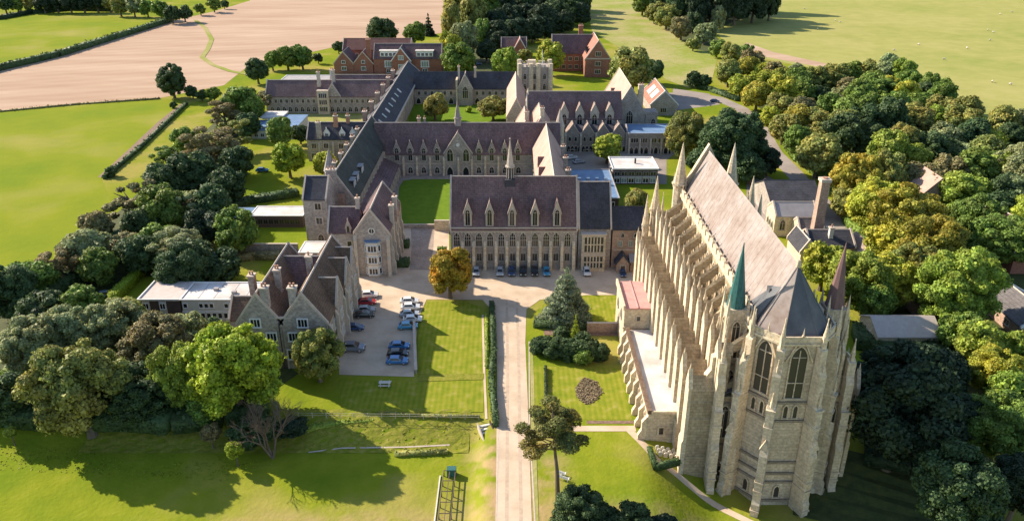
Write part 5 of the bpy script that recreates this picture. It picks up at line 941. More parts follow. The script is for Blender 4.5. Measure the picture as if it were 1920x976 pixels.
# ================================================================== VEGETATION
def fast_mesh(name, V, quads, mats, smooth=False):
    me = bpy.data.meshes.new(name); n = len(quads); me.vertices.add(len(V)); me.vertices.foreach_set('co', np.asarray(V, dtype=np.float32).ravel())
    me.loops.add(n * 4); me.polygons.add(n); me.loops.foreach_set('vertex_index', np.asarray(quads, dtype=np.int32).ravel())
    me.polygons.foreach_set('loop_start', np.arange(0, n * 4, 4, dtype=np.int32)); me.polygons.foreach_set('loop_total', np.full(n, 4, dtype=np.int32))
    for m in mats: me.materials.append(M(m))
    me.update(calc_edges=True); return me
def leaf_quads(rs, pos, nrm, size):
    n = len(pos); r = rs.normal(size=(n, 3)); t = np.cross(nrm, r); t /= np.linalg.norm(t, axis=1)[:, None] + 1e-9; b = np.cross(nrm, t)
    s = (size * rs.uniform(.55, 1.45, n))[:, None]; l = s * rs.uniform(.9, 1.7, n)[:, None]; k = rs.uniform(-.35, .35, n)[:, None] * s
    V = np.stack([pos - t * s * .5 - b * l * .5 + nrm * k, pos + t * s * .5 - b * l * .4 - nrm * k, pos + t * s * .4 + b * l * .5 + nrm * k, pos - t * s * .45 + b * l * .45 - nrm * k], 1).reshape(-1, 3)
    return V, np.arange(n * 4).reshape(-1, 4)
def sphere_quads(c, r, nu=8, nv=5):
    V = []; Q = []
    for j in range(nv + 1):
        a = pi * j / nv
        for i in range(nu): b = 2 * pi * i / nu; V.append((c[0] + r[0] * sin(a) * cos(b), c[1] + r[1] * sin(a) * sin(b), c[2] + r[2] * cos(a)))
    for j in range(nv):
        for i in range(nu): Q.append((j * nu + i, (j + 1) * nu + i, (j + 1) * nu + (i + 1) % nu, j * nu + (i + 1) % nu))
    return V, Q
def foliage(name, seed, C, RR, n, leaf, core=.76, up=.25):
    """leaves spread over many overlapping limbs (centres C, radii RR)"""
    rs = np.random.RandomState(seed); C = np.array(C, float); RR = np.array(RR, float)
    wt = (RR[:, 0] * RR[:, 1] + RR[:, 0] * RR[:, 2]); wt /= wt.sum(); k = rs.choice(len(C), size=int(n * 2.2), p=wt)
    d = rs.normal(size=(len(k), 3)); d[:, 2] += up; d /= np.linalg.norm(d, axis=1)[:, None]; pos = C[k] + d * RR[k] * (rs.uniform(.80, 1.10, len(k)) + (rs.rand(len(k)) < .25) * rs.uniform(0, .28, len(k)))[:, None]
    D = np.linalg.norm((pos[:, None, :] - C[None]) / RR[None], axis=2); D[np.arange(len(k)), k] = 9; keep = D.min(1) > .82; pos = pos[keep][:n]; k = k[keep][:n]; d = d[keep][:n]
    nr = d / RR[k] * RR[k].mean(1)[:, None] + rs.normal(size=pos.shape) * .5; nr /= np.linalg.norm(nr, axis=1)[:, None]
    V, Q = leaf_quads(rs, pos, nr, leaf); V = list(map(tuple, V)); Q = [tuple(q) for q in Q]
    for c, r in zip(C, RR):
        v, q = sphere_quads(c, r * core); o = len(V); V += v; Q += [tuple(i + o for i in f) for f in q]
    return fast_mesh(name, V, Q, ['leaves'])
def broad_lobes(seed, n=30, lo=.17, hi=.36):
    """uneven crown: big limbs carrying smaller tufts, some reaching out past the rest"""
    r = random.Random(seed); C = [(0, 0, -.05)]; RR = [(.5, .5, .5)]; sx, sy = r.uniform(.86, 1.08), r.uniform(.86, 1.08); bx, by = r.uniform(-.1, .1), r.uniform(-.1, .1)
    bumps = [(r.uniform(0, 6.28), r.uniform(-.3, .9), r.uniform(-.16, .14)) for _ in range(7)]
    for i in range(n):
        zz = min(-.84 + 1.80 * (i + .5) / n, .93); a = i * 2.39996 + r.uniform(-.5, .5); rad = sqrt(max(0, 1 - (zz * .98) ** 2)); rr = r.uniform(lo, hi); k = (1 - rr * .8) * r.uniform(.80, 1.08)
        for ba, bz, bb in bumps: k += bb * math.exp(-((cos(a - ba) - 1) ** 2 * 2 + (zz - bz) ** 2 * 3))
        C.append((cos(a) * rad * k * sx + bx, sin(a) * rad * k * sy + by, zz * k)); RR.append((rr, rr, rr * r.uniform(.7, .95)))
    return C, RR
CROWN = {'broad': [foliage('crown', s, *broad_lobes(s, 36 + s % 3 * 5), 6500, .078) for s in range(1, 9)],
         'fine': [foliage('crown', 20 + s, *broad_lobes(20 + s, 84, .11, .27), 21000, .042) for s in range(5)],
         'small': [foliage('crown', 40 + s, *broad_lobes(40 + s, 16, .2, .42), 1600, .13) for s in range(4)]}
def tier_lobes(seed, tiers, sharp, dens=1.):
    r = random.Random(seed); C = [(0, 0, 0)]; RR = [(.16, .16, .8)]
    for t in range(tiers):
        f = t / (tiers - 1); z = -.95 + 1.85 * f; rad = (1 - f) ** sharp * .95 + .07; m = max(3, int((5 + 6 * (1 - f)) * dens))
        for i in range(m):
            a = i * 2 * pi / m + r.uniform(-.5, .5); q = rad * r.uniform(.5, .85); s = max(.09, rad * r.uniform(.28, .42)); C.append((cos(a) * q, sin(a) * q, z + r.uniform(-.05, .05) - q * .12)); RR.append((s, s, s * .42))
    C.append((0, 0, .93)); RR.append((.07, .07, .12)); return C, RR
CROWN['cedar'] = [foliage('crown', 60, *tier_lobes(60, 9, .75, 1.5), 16000, .040, core=.5, up=.5)]
CROWN['cone'] = [foliage('crown', 61 + s, *tier_lobes(61 + s, 7, .9), 3500, .085, up=.3) for s in range(2)]
def pine_lobes(seed, n=22):
    r = random.Random(seed); C = []; RR = []
    for i in range(n):
        a = i * 2.4 + r.uniform(-.3, .3); q = r.uniform(.25, .95); z = r.uniform(-.75, .8) * (1 - q * .35); s = r.uniform(.13, .27); C.append((cos(a) * q, sin(a) * q, z)); RR.append((s, s, s * .55))
    return C, RR
PINE_L = pine_lobes(70, 34); CROWN['pine'] = [foliage('crown', 70, *PINE_L, 13000, .036, core=.35, up=.4), foliage('crown', 73, *pine_lobes(73, 18), 5000, .07, core=.65, up=.4)]
# trunks reach from the ground (z=0) to the crown centre (z=1) and fork into limbs
def trunk_mesh(seed, th=.09):
    r = random.Random(seed); q = MB(); q.tube((0, 0, -.15), (.02, 0, .18), th * 1.5, th, 8); q.tube((.02, 0, .18), (0, .02, .6), th, th * .75, 8); q.tube((0, .02, .6), (0, 0, 1.05), th * .75, th * .3, 7)
    for i in range(6): a = i * 1.05 + r.uniform(-.2, .2); s = .45 + .1 * i; e = (cos(a) * .55, sin(a) * .55, s + .38); q.tube((0, .01, s), (e[0] * .5, e[1] * .5, s + .22), th * .5, th * .33, 6); q.tube((e[0] * .5, e[1] * .5, s + .22), e, th * .33, th * .12, 5)
    return q.mesh('trunk', 'bark')
TRUNKS = [trunk_mesh(s) for s in range(3)]
COLS = {'lime': ((.130, .160, .015, .15), 'lime green'), 'green': ((.062, .090, .018, .3), 'mid green'), 'fresh': ((.105, .135, .022, .3), 'fresh green'), 'dark': ((.030, .046, .018, .0), 'dark green'),
        'deep': ((.018, .027, .014, .0), 'blackish green'), 'olive': ((.100, .105, .030, .5), 'olive green'), 'sage': ((.110, .122, .058, .2), 'grey-green'), 'gold': ((.125, .115, .018, .35), 'golden'), 'ygreen': ((.140, .150, .020, .35), 'yellow-green'),
        'brown': ((.095, .082, .038, .3), 'brownish'), 'orange': ((.175, .120, .016, .75), 'orange'), 'blue': ((.085, .105, .065, .0), 'blue-green')}
COLS = {k: ((c[0] * 2.5, c[1] * 2.65, c[2] * 2.5, c[3] * .6), n) for k, (c, n) in COLS.items()}
TN = [0]
def tree(u, v, wpx, col, kind=None, asp=.95, label='', group=None, clear=.2, name='tree', cat='tree', gz=0., jit=.12):
    TN[0] += 1; rr = random.Random(TN[0] * 13 + 5); kind = kind or ('fine' if wpx > 95 else 'broad' if wpx > 34 else 'small'); r = 3.; zc = 3.; Y = 200
    for _ in range(12): zc = gz + r * (clear + asp); Y = YG(v, zc); r = wpx / 2 / SC(Y, zc)
    x = XU(u, Y, zc); z0 = g(x, Y); t = thing(name, label, cat, (x, Y, z0), group, rr.uniform(0, 6.28))
    ms = CROWN[kind]; me = ms[TN[0] % len(ms)]; o = sub('crown', me, t); o.location = (0, 0, zc - z0); o.scale = (r * rr.uniform(.9, 1.12), r * rr.uniform(.9, 1.12), r * asp); c = COLS[col][0]; k = 1 + rr.uniform(-jit, jit); h = rr.uniform(-jit, jit) * .6
    o.color = (c[0] * k * (1 + h), c[1] * k, c[2] * k, c[3]); q = sub('trunk', TRUNKS[TN[0] % 3], t); q.scale = (r, r, zc - z0); return t
ORD = ['leftmost', 'second from the left', 'third from the left', 'fourth from the left', 'fifth from the left', 'sixth from the left', 'seventh from the left', 'eighth from the left', 'ninth from the left', 'tenth from the left', 'eleventh from the left', 'twelfth from the left', 'thirteenth from the left', 'fourteenth from the left', 'fifteenth from the left', 'sixteenth from the left', 'seventeenth from the left', 'eighteenth from the left']
def row(place, group, items, **kw):
    items = sorted(items, key=lambda i: i[0]); n = len(items)
    for i, it in enumerate(items):
        u, v, w_, col = it[:4]; k = dict(kw); k.update(it[4] if len(it) > 4 else {}); o = ORD[i] if i < len(ORD) else 'number %d from the left' % (i + 1)
        if i == n - 1 and n > 1: o = 'rightmost'
        tree(u, v, w_, col, label='%s %s, %s' % (COLS[col][1], place, o), group=group, **k)
def T(u, v, w_, col, label, **k): return tree(u, v, w_, col, label=label, **k)
# ---- single trees and shrubs that stand out
T(437, 690, 176, 'lime', 'big round bright lime green tree in front of the twin-gabled house', asp=1.02)
T(594, 662, 92, 'olive', 'smaller olive round tree at the right front corner of the twin-gabled house', asp=1.15, kind='fine')
T(843, 512, 78, 'orange', 'autumn orange tree at the head of the drive before the long hall', asp=1.15, kind='fine')
T(1062, 550, 90, 'blue', 'blue-green cedar with layered branches beside the court in front of the long hall', kind='cedar', asp=1.15, clear=.12)
T(1079, 618, 26, 'lime', 'slender bright conical shrub between the cedar and the dark shrubbery', kind='cone', asp=2.4, clear=.1, name='conical_shrub', cat='shrub')
T(1693, 745, 225, 'deep', 'huge very dark round tree in the chapel shadow', asp=1.0)
T(322, 150, 52, 'dark', 'lone dark round tree standing on the boundary of the stubble field', asp=1.1, kind='fine')
T(541, 300, 60, 'lime', 'bright lime green round tree left of the white dormered house', kind='broad')
T(607, 306, 40, 'ygreen', 'golden yellow bush against the white dormered house', kind='broad', asp=1.15, clear=.1)
T(815, 197, 50, 'olive', 'olive round tree in the upper quad, left of the gabled porch', clear=.2)
T(925, 202, 54, 'olive', 'olive spreading tree in the upper quad, right of the gabled porch', clear=.2, asp=.7)
T(877, 205, 14, 'lime', 'tiny lime bush at the foot of the gabled porch', clear=-.15, name='bush', cat='bush')
T(952, 200, 26, 'green', 'small green bush by the spiky west gable', clear=-.15, name='bush', cat='bush')
T(1140, 277, 62, 'ygreen', 'yellow-green spreading tree before the double-dormered range', asp=.8)
T(1195, 376, 50, 'olive', 'olive round tree on the lawn left of the chapel spires', asp=.95)
T(1031, 108, 58, 'ygreen', 'round yellow-green tree right behind the battlemented tower')
T(945, 118, 46, 'fresh', 'fresh green pointed tree left of the battlemented tower', asp=1.25)
T(985, 106, 30, 'olive', 'small olive tree between the cottage and the tower')
T(717, 60, 54, 'dark', 'dark round tree at the edge of the stubble field above the brick block')
T(775, 60, 42, 'green', 'green round tree right of the dark one above the brick block')
T(803, 46, 26, 'deep', 'thin dark conifer beside the stubble field above the brick block', kind='cone', asp=1.5, clear=.1)
T(1188, 128, 84, 'olive', 'wide olive tree right of the steep brick house')
T(1226, 132, 44, 'dark', 'dark round tree just right of the wide olive tree')
T(1283, 250, 70, 'olive', 'olive tree behind the far chapel spires, left of a bigger one', asp=1.25, kind='fine')
T(1372, 262, 116, 'dark', 'broad dark green tree behind the far end of the chapel roof', asp=1.0)
T(1408, 312, 62, 'dark', 'dark tree added to shade the left end of the dark-roofed workshop'); T(1440, 300, 54, 'deep', 'blackish green tree added for shade between the road and the dark-roofed workshop')  # both trees added to throw shade on the workshop roof
T(1318, 300, 60, 'dark', 'dark tree between the two trees behind the far chapel spires')
T(444, 432, 84, 'green', 'green round bush-like tree at the left end of the long low annex', kind='broad')
T(523, 248, 60, 'green', 'dark green tree right of the blue-roofed low building')
T(562, 250, 36, 'dark', 'small dark tree close to the left wall of the white dormered house')
T(860, 112, 60, 'green', 'green tree in front of the tall cedars at the top middle', kind='broad')
T(325, 197, 14, 'dark', 'small dark bush at the top of the brown track', clear=-.15, name='bush', cat='bush'); T(207, 322, 24, 'dark', 'small dark bush at the lower end of the brown track', clear=-.15, name='bush', cat='bush')
T(395, 812, 36, 'brown', 'low brown shrub under the lime tree', clear=-.2, name='shrub', cat='shrub', kind='broad'); T(441, 842, 32, 'lime', 'low lime green shrub at the edge of the tree shadow', clear=-.2, name='shrub', cat='shrub', kind='broad', asp=1.2)
T(478, 806, 84, 'dark', 'dark bush under the lime green tree, left of the bare tree', clear=-.25, name='bush', cat='bush', kind='broad', asp=.55); T(545, 800, 64, 'deep', 'blackish bramble bush right behind the bare tree', clear=-.25, name='bush', cat='bush', kind='broad', asp=.5)
T(20, 810, 26, 'fresh', 'small pale green shrub at the left edge below the wood', clear=-.2, name='shrub', cat='shrub', kind='broad')
# ---- groups
W1 = 'trees of the wood in the left foreground'
LOW = dict(clear=.08)
row('tree, front row of left foreground wood', W1, [(12, 742, 90, 'dark'), (148, 722, 182, 'olive', dict(asp=1.0)), (262, 735, 110, 'dark'), (335, 700, 104, 'fresh', dict(asp=1.3)), (392, 760, 70, 'green', dict(asp=.9))], clear=.10)
row('tree, middle row of left foreground wood', W1, [(52, 648, 120, 'sage'), (130, 622, 110, 'sage'), (210, 612, 110, 'sage'), (286, 640, 120, 'brown'), (345, 628, 84, 'sage'), (395, 622, 60, 'dark')], clear=.10)
row('tree, back row of left foreground wood', W1, [(20, 545, 110, 'dark'), (78, 590, 90, 'dark'), (62, 520, 84, 'green'), (150, 575, 90, 'green'), (232, 590, 80, 'olive')], clear=.10)
W2 = 'trees of the belt left of the school'
row('tree, lower part of belt left of school', W2, [(112, 492, 84, 'brown', dict(kind='pine')), (150, 470, 86, 'sage'), (182, 500, 76, 'green'), (220, 452, 84, 'brown', dict(kind='pine')), (262, 470, 80, 'dark'), (300, 452, 70, 'green'), (335, 462, 96, 'sage', dict(kind='pine')), (372, 490, 80, 'dark'), (352, 505, 100, 'dark'), (415, 500, 80, 'dark', dict(asp=.7))], clear=.10)
row('tree, middle part of belt left of school', W2, [(180, 420, 60, 'brown'), (245, 375, 96, 'brown', dict(kind='pine')), (300, 395, 90, 'green'), (345, 378, 90, 'sage', dict(kind='pine')), (300, 345, 84, 'dark'), (360, 330, 86, 'dark'), (395, 385, 84, 'dark'), (425, 350, 70, 'dark'), (262, 415, 70, 'dark'), (390, 425, 76, 'deep')], clear=.10)
row('tree, upper part of belt left of school', W2, [(312, 296, 60, 'green', dict(kind='pine')), (352, 268, 60, 'green'), (392, 275, 96, 'brown', dict(kind='pine')), (425, 250, 76, 'olive', dict(kind='pine')), (445, 300, 70, 'dark'), (420, 212, 66, 'brown', dict(kind='pine')), (455, 198, 72, 'green'), (462, 235, 50, 'dark'), (480, 180, 60, 'brown', dict(kind='pine')), (378, 178, 22, 'dark'), (360, 172, 26, 'dark'), (400, 176, 26, 'green')], clear=.10)
row('tree between far left range and stubble field', 'trees behind the far left range', [(482, 132, 44, 'dark'), (510, 112, 36, 'green'), (538, 106, 44, 'green'), (566, 106, 42, 'green'), (596, 108, 20, 'dark'), (634, 88, 22, 'dark')])
row('tree in hedgerow by the far green field', 'far hedgerow trees', [(224, 10, 36, 'olive'), (250, 12, 34, 'sage'), (275, 14, 32, 'green'), (300, 18, 34, 'green'), (322, 26, 32, 'dark'), (345, 24, 30, 'dark'), (375, 16, 22, 'green'), (400, 8, 26, 'green'), (420, 8, 16, 'dark')])
row('tree, dark row behind the far green field', 'far hedgerow trees', [(8, 6, 34, 'dark'), (30, 4, 34, 'green'), (55, 6, 30, 'olive'), (80, 4, 36, 'deep'), (105, 4, 34, 'deep'), (130, 4, 36, 'deep'), (155, 3, 36, 'deep'), (180, 2, 36, 'deep'), (205, 6, 30, 'olive')])
W3 = 'trees of the dark wood at the top middle'
row('tree, sunlit left edge of top middle wood', W3, [(845, 40, 44, 'olive', dict(asp=1.6)), (858, 0, 50, 'olive'), (868, 72, 60, 'sage', dict(asp=1.2)), (885, 28, 60, 'olive', dict(asp=1.3)), (846, 88, 40, 'ygreen', dict(asp=1.4)), (905, 60, 40, 'green', dict(asp=1.3)), (846, 124, 30, 'fresh'), (876, 130, 30, 'green')], clear=.10)
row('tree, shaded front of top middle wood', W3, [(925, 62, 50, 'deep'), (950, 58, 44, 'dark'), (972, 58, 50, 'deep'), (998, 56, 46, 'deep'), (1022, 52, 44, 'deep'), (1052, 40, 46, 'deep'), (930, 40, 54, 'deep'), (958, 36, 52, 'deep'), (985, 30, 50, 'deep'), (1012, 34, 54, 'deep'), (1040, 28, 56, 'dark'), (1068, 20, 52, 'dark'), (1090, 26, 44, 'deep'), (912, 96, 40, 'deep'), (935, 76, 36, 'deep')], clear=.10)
row('tree, back of top middle wood', W3, [(918, 14, 54, 'green'), (950, 12, 56, 'deep'), (982, 8, 56, 'dark'), (1018, 10, 56, 'deep'), (1052, 6, 56, 'green'), (1085, 4, 50, 'dark'), (905, -4, 56, 'green'), (940, -6, 56, 'dark'), (975, -8, 56, 'green'), (1010, -4, 54, 'dark'), (1045, -8, 56, 'sage'), (1078, -10, 54, 'green')], clear=.10)
W4 = 'trees of the shelter belt at the upper right'
row('tree, sunlit side of upper right shelter belt', W4, [(1205, 8, 40, 'green'), (1228, 22, 42, 'olive'), (1250, 32, 44, 'olive'), (1278, 52, 44, 'brown'), (1300, 42, 40, 'dark'), (1322, 62, 40, 'sage'), (1300, 82, 26, 'olive'), (1345, 90, 34, 'green'), (1372, 100, 40, 'olive'), (1395, 96, 30, 'green')], clear=.10)
row('tree, shaded back of upper right shelter belt', W4, [(1222, -10, 44, 'dark'), (1258, -14, 50, 'deep'), (1290, -6, 52, 'green'), (1328, -8, 54, 'deep'), (1362, -10, 54, 'deep'), (1398, -14, 54, 'deep'), (1240, -6, 46, 'dark'), (1275, 8, 50, 'dark'), (1310, 10, 52, 'deep'), (1345, 6, 52, 'deep'), (1380, 2, 52, 'deep'), (1415, -2, 52, 'deep'), (1445, 4, 40, 'dark'), (1310, -22, 56, 'dark'), (1360, -26, 56, 'deep'), (1410, -28, 56, 'dark'), (1345, 34, 30, 'sage')], clear=.2, asp=1.5)
row('tree beside the road behind the works buildings', 'trees by the road', [(1300, 148, 30, 'dark'), (1322, 152, 26, 'dark'), (1535, 290, 80, 'olive'), (1500, 262, 60, 'green'), (1470, 240, 56, 'olive'), (1446, 222, 44, 'ygreen')])
row('shrub between the cedar and flower-bed lawn', 'dark shrubbery', [(1012, 646, 44, 'dark'), (1040, 652, 50, 'dark'), (1068, 655, 50, 'dark'), (1098, 652, 56, 'dark'), (1124, 660, 44, 'dark'), (1092, 668, 40, 'green'), (1052, 628, 40, 'dark')], clear=-.2, asp=.85, name='shrub', cat='shrub', kind='broad')
row('bush at bottom edge, right of the pine', 'bushes at the bottom edge', [(1085, 962, 104, 'dark', dict(kind='fine')), (1140, 985, 70, 'dark'), (1190, 982, 78, 'dark'), (1245, 990, 60, 'deep'), (1215, 1000, 60, 'sage')], clear=-.1, asp=.95, name='bush', cat='bush')
W5 = 'big trees right of the chapel'
row('tree, row just right of the chapel spires', W5, [(1545, 500, 90, 'ygreen', dict(asp=.9)), (1600, 520, 110, 'fresh'), (1655, 525, 110, 'ygreen'), (1800, 540, 140, 'fresh', dict(asp=1.1)), (1715, 500, 100, 'olive'), (1640, 560, 80, 'green')])
row('tree on slope above the right chapel spire', W5, [(1612, 340, 96, 'gold', dict(asp=1.1)), (1640, 385, 110, 'ygreen'), (1700, 410, 130, 'gold'), (1745, 455, 120, 'gold'), (1680, 460, 90, 'ygreen'), (1590, 380, 60, 'olive')])
row('tree, right edge beyond the huge dark tree', W5, [(1835, 640, 90, 'fresh'), (1870, 690, 100, 'ygreen', dict(asp=.9)), (1905, 730, 90, 'fresh'), (1800, 620, 80, 'green'), (1860, 450, 84, 'green'), (1838, 500, 70, 'fresh'), (1905, 650, 70, 'fresh'), (1780, 700, 90, 'deep')])
row('dark tree in the bottom right corner', W5, [(1790, 790, 110, 'deep'), (1865, 800, 130, 'green'), (1820, 920, 170, 'dark'), (1915, 900, 120, 'deep'), (1925, 800, 90, 'dark')])
# ---- the wood on the right: one tree after another through the whole wood
def inside(u, v, poly):
    c = False; j = len(poly) - 1
    for i in range(len(poly)):
        (a, b), (d, e) = poly[i], poly[j]
        if (b > v) != (e > v) and u < (d - a) * (v - b) / (e - b) + a: c = not c
        j = i
    return c
WOOD = [(1345, 118), (1400, 108), (1430, 122), (1500, 132), (1560, 128), (1640, 120), (1700, 130), (1760, 150), (1790, 195), (1850, 235), (1900, 225), (1960, 200), (1960, 470), (1900, 450), (1860, 440), (1800, 420), (1760, 380), (1690, 350), (1640, 310), (1580, 270), (1520, 250), (1450, 215), (1400, 170), (1350, 150)]
rw_ = random.Random(11); v = 112; bandi = 0; bands = ['pasture edge line', 'second line from pasture', 'third line from pasture', 'fourth line from pasture', 'fifth line from pasture', 'sixth line from pasture', 'seventh line from pasture', 'eighth line from pasture', 'ninth line from pasture', 'tenth line from pasture', 'eleventh line from pasture', 'bottom line']
while v < 470:
    wd = 40 + (v - 110) * .155; items = []; u = 1335 + rw_.uniform(0, 20)
    while u < 1960:
        vv = v + rw_.uniform(-.16, .16) * wd
        if inside(u, vv, WOOD):
            if v > 260 and 1728 < u < 1775 and 372 < vv < 398: u += 20; continue
            left = (u - 1340) / 600 - (v - 120) / 700; r_ = rw_.random()
            if left < .18: c = rw_.choice(['olive', 'ygreen', 'gold', 'olive', 'brown'])
            elif left < .5: c = rw_.choice(['olive', 'green', 'green', 'sage', 'brown', 'fresh', 'dark'])
            else: c = rw_.choice(['green', 'fresh', 'dark', 'olive', 'sage', 'green', 'ygreen'])
            items.append((u, vv, wd * rw_.uniform(.85, 1.35), c, dict(asp=rw_.uniform(.75, 1.1))))
        u += wd * rw_.uniform(.62, .88)
    if items: row('tree, right-hand wood, %s' % bands[min(bandi, 11)], 'trees of the right-hand wood', items, clear=.15); bandi += 1
    v += wd * .50
# ---- the tall pine by the drive: leaning clear trunk, limbs reaching to each pad of needles
def tall_pine():
    x, y, _ = PG(1046, 938); t = thing('pine_tree', 'tall open-crowned pine with a long bare trunk beside the drive', 'tree', (x, y, 0)); zt = ZV(752, y + 1); zc = zt - 5.2
    cx, cy = XU(1036, y, zc) - x, 1.0; R_ = 66 / SC(y, zc)
    o = sub('crown', CROWN['pine'][0], t); o.location = (cx, cy, zc); o.scale = (R_, R_, 4.9); o.color = (.15, .165, .045, .5)
    q = MB(); a = (0, 0, -.3); b = (-.25, .2, zc * .45); c = (cx * .6, cy * .6, zc - 3.2); q.tube(a, b, .42, .3, 9); q.tube(b, c, .3, .22, 9); e = (cx, cy, zc + 3.5); q.tube(c, e, .2, .06, 7)
    for (px, py, pz) in PINE_L[0]:
        s = Vector(c).lerp(Vector(e), max(0, min(.8, (pz + .6) * .5))); q.tube(s, (cx + px * R_, cy + py * R_, zc + pz * 4.9 - .2), .12, .04, 5)
    me = q.mesh('trunk', 'bark'); sub('trunk', me, t)
tall_pine()
def bare_tree():
    x, y, _ = PG(512, 858); z0 = g(x, y); t = thing('bare_tree', 'leafless grey tree with fine twigs between the lime tree and the lawn', 'tree', (x, y, z0)); rr = random.Random(3); q = MB()
    def br(p, d, L, r, n):
        e = p + d * L; q.tube(p, e, r, r * .62, 5 if n > 2 else 4)
        if n == 0: return
        for k in range(3 if n > 1 else 4):
            nd = (d + Vector((rr.uniform(-.75, .75), rr.uniform(-.75, .75), rr.uniform(-.25, .55)))).normalized(); br(e if k < 2 else p.lerp(e, .6), nd, L * rr.uniform(.6, .82), r * .58, n - 1)
    for k in range(3): br(Vector((0, 0, -.2)), Vector((rr.uniform(-.4, .4), rr.uniform(-.3, .3), 1)).normalized(), 4.2, .26, 5)
    sub('branches', q.mesh('branches', 'bark'), t)
bare_tree()
# ---- hedges
def hedge(pix, wd, ht, col, label, leaf=.3, world=False, name='hedge', group=None, dens=9.):
    q = [(p if world else PG(*p)[:2]) for p in pix]; rs = np.random.RandomState(len(label)); POS = []; NR = []; V = []; Q = []
    x0, y0 = q[0]
    for a, b in zip(q[:-1], q[1:]):
        A = np.array(a); B = np.array(b); L = np.linalg.norm(B - A); d = (B - A) / L; nn = np.array([-d[1], d[0]]); n = int(L * (2 * ht + wd) * dens * (.3 / leaf) ** 2 * .45) + 8
        s = rs.uniform(0, L, n); f = rs.uniform(0, 2 * ht + wd, n); side = np.where(f < ht, -1., np.where(f > ht + wd, 1., 0)); off = np.where(side == 0, (f - ht - wd / 2), side * wd / 2); z = np.where(f < ht, f, np.where(f > ht + wd, f - ht - wd, ht))
        pos = np.column_stack([A[0] + d[0] * s + nn[0] * off - x0, A[1] + d[1] * s + nn[1] * off - y0, z]) + rs.normal(size=(n, 3)) * leaf * .3; pos[:, 2] += (np.sin(s * 1.7) * .06 + np.sin(s * .6) * .08) * ht * (z > ht * .6)
        nr = np.column_stack([nn[0] * side, nn[1] * side, (side == 0) * 1.]) + rs.normal(size=(n, 3)) * .5; nr /= np.linalg.norm(nr, axis=1)[:, None]; POS.append(pos); NR.append(nr)
        c = .45 * wd; o = len(V)
        for P_ in (A, B):
            for s_, z_ in ((-1, -.3), (1, -.3), (1, ht * .95), (-1, ht * .95)): V.append((P_[0] + nn[0] * c * s_ - x0, P_[1] + nn[1] * c * s_ - y0, z_))
        Q += [(o, o + 1, o + 5, o + 4), (o + 1, o + 2, o + 6, o + 5), (o + 2, o + 3, o + 7, o + 6), (o + 3, o, o + 4, o + 7), (o, o + 3, o + 2, o + 1), (o + 4, o + 5, o + 6, o + 7)]
    lv, lq = leaf_quads(rs, np.vstack(POS), np.vstack(NR), leaf); k = len(V); V = np.vstack([np.array(V), lv]); Q = Q + [tuple(i + k for i in f) for f in lq]
    ob = bpy.data.objects.new(name, fast_mesh(name, V, Q, ['leaves'])); COL.objects.link(ob); ob.location = (x0, y0, g(x0, y0)); ob.color = COLS[col][0]; tag(ob, label, 'hedge', group); return ob
hedge([(-60, 150), (0, 132), (110, 106), (200, 78), (322, 40)], 4, 3.2, 'dark', 'long dark hedge between the far green field and the stubble field', .8)
hedge([(-60, 38), (0, 37), (60, 26), (130, 20), (230, 22)], 4, 3., 'deep', 'dark hedge along the top of the far green field', .9)
hedge([(213, 566), (266, 514)], 2.4, 2.2, 'lime', 'clipped bright green hedge behind the white flat-roofed block', .22)
hedge([(922, 572), (926, 660), (921, 715), (930, 800)], 1.1, 1.3, 'dark', 'dark ragged hedge along the left edge of the drive', .22)
hedge([(912, 590), (913, 690)], .7, .5, 'fresh', 'low fresh green hedge inside the lawn edge, left of the drive', .18)
hedge([(1023, 690), (1024, 770)], .45, .8, 'deep', 'narrow dark hedge between drive verge and flower-bed lawn', .16)
hedge([(1217, 844), (1229, 882), (1278, 883)], .8, 1.0, 'dark', 'clipped dark L-shaped hedge around the graves beside the chapel', .16)
hedge([(737, 497), (768, 497)], 3.2, 1.7, 'dark', 'block of clipped dark hedge right of the bay-fronted house, nearer', .2)
hedge([(742, 462), (768, 462)], 3.2, 1.7, 'dark', 'block of clipped dark hedge right of the bay-fronted house, farther', .2)
hedge([(350, 196), (262, 280), (196, 336)], 1.2, 1.2, 'dark', 'dark ragged hedge beside the brown track', .5)
hedge([(0, 210), (150, 196), (300, 186)], .9, .7, 'brown', 'thin brown hedge line between stubble field and green meadow', .5)
hedge([(820, 470), (838, 470)], 1.4, 1.0, 'green', 'small green hedge at the left end of the long hall', .2)
hedge([(545, 812), (640, 790), (760, 777)], 1.3, .9, 'fresh', 'straggling pale green hedge in the shade above the grassy bank', .24)
hedge([(710, 775), (790, 781), (900, 784)], .5, .45, 'olive', 'thin strip of rough growth along the rail fence', .2)
hedge([(740, 852), (840, 848)], 1.1, .6, 'olive', 'low scrubby strip below the pale kerb', .22)
hedge([(440, 488), (480, 484), (545, 486)], 2.6, 1.6, 'brown', 'row of pinkish brown shrubs behind the white flat-roofed block', .4)
hedge([(398, 402), (470, 380), (560, 366)], 4, 2.0, 'dark', 'dark shrub bank on the lawn above the long low annex', .45)
hedge([(1000, 612), (1100, 618), (1158, 618)], 1.2, 1.6, 'dark', 'dark hedge along the back of the shrubbery by the vestry', .22)
hedge([(1285, 158), (1330, 170), (1385, 190)], 3, 2.0, 'dark', 'dark hedge along the far side of the road', .5)
def undergrowth(pix, wd, ht, col, leaf=.32):
    o = hedge(pix, wd, ht, col, 'x' * (20 + int(pix[0][0]) % 13), leaf, name='undergrowth'); del o['label']; del o['category']; o['kind'] = 'stuff'
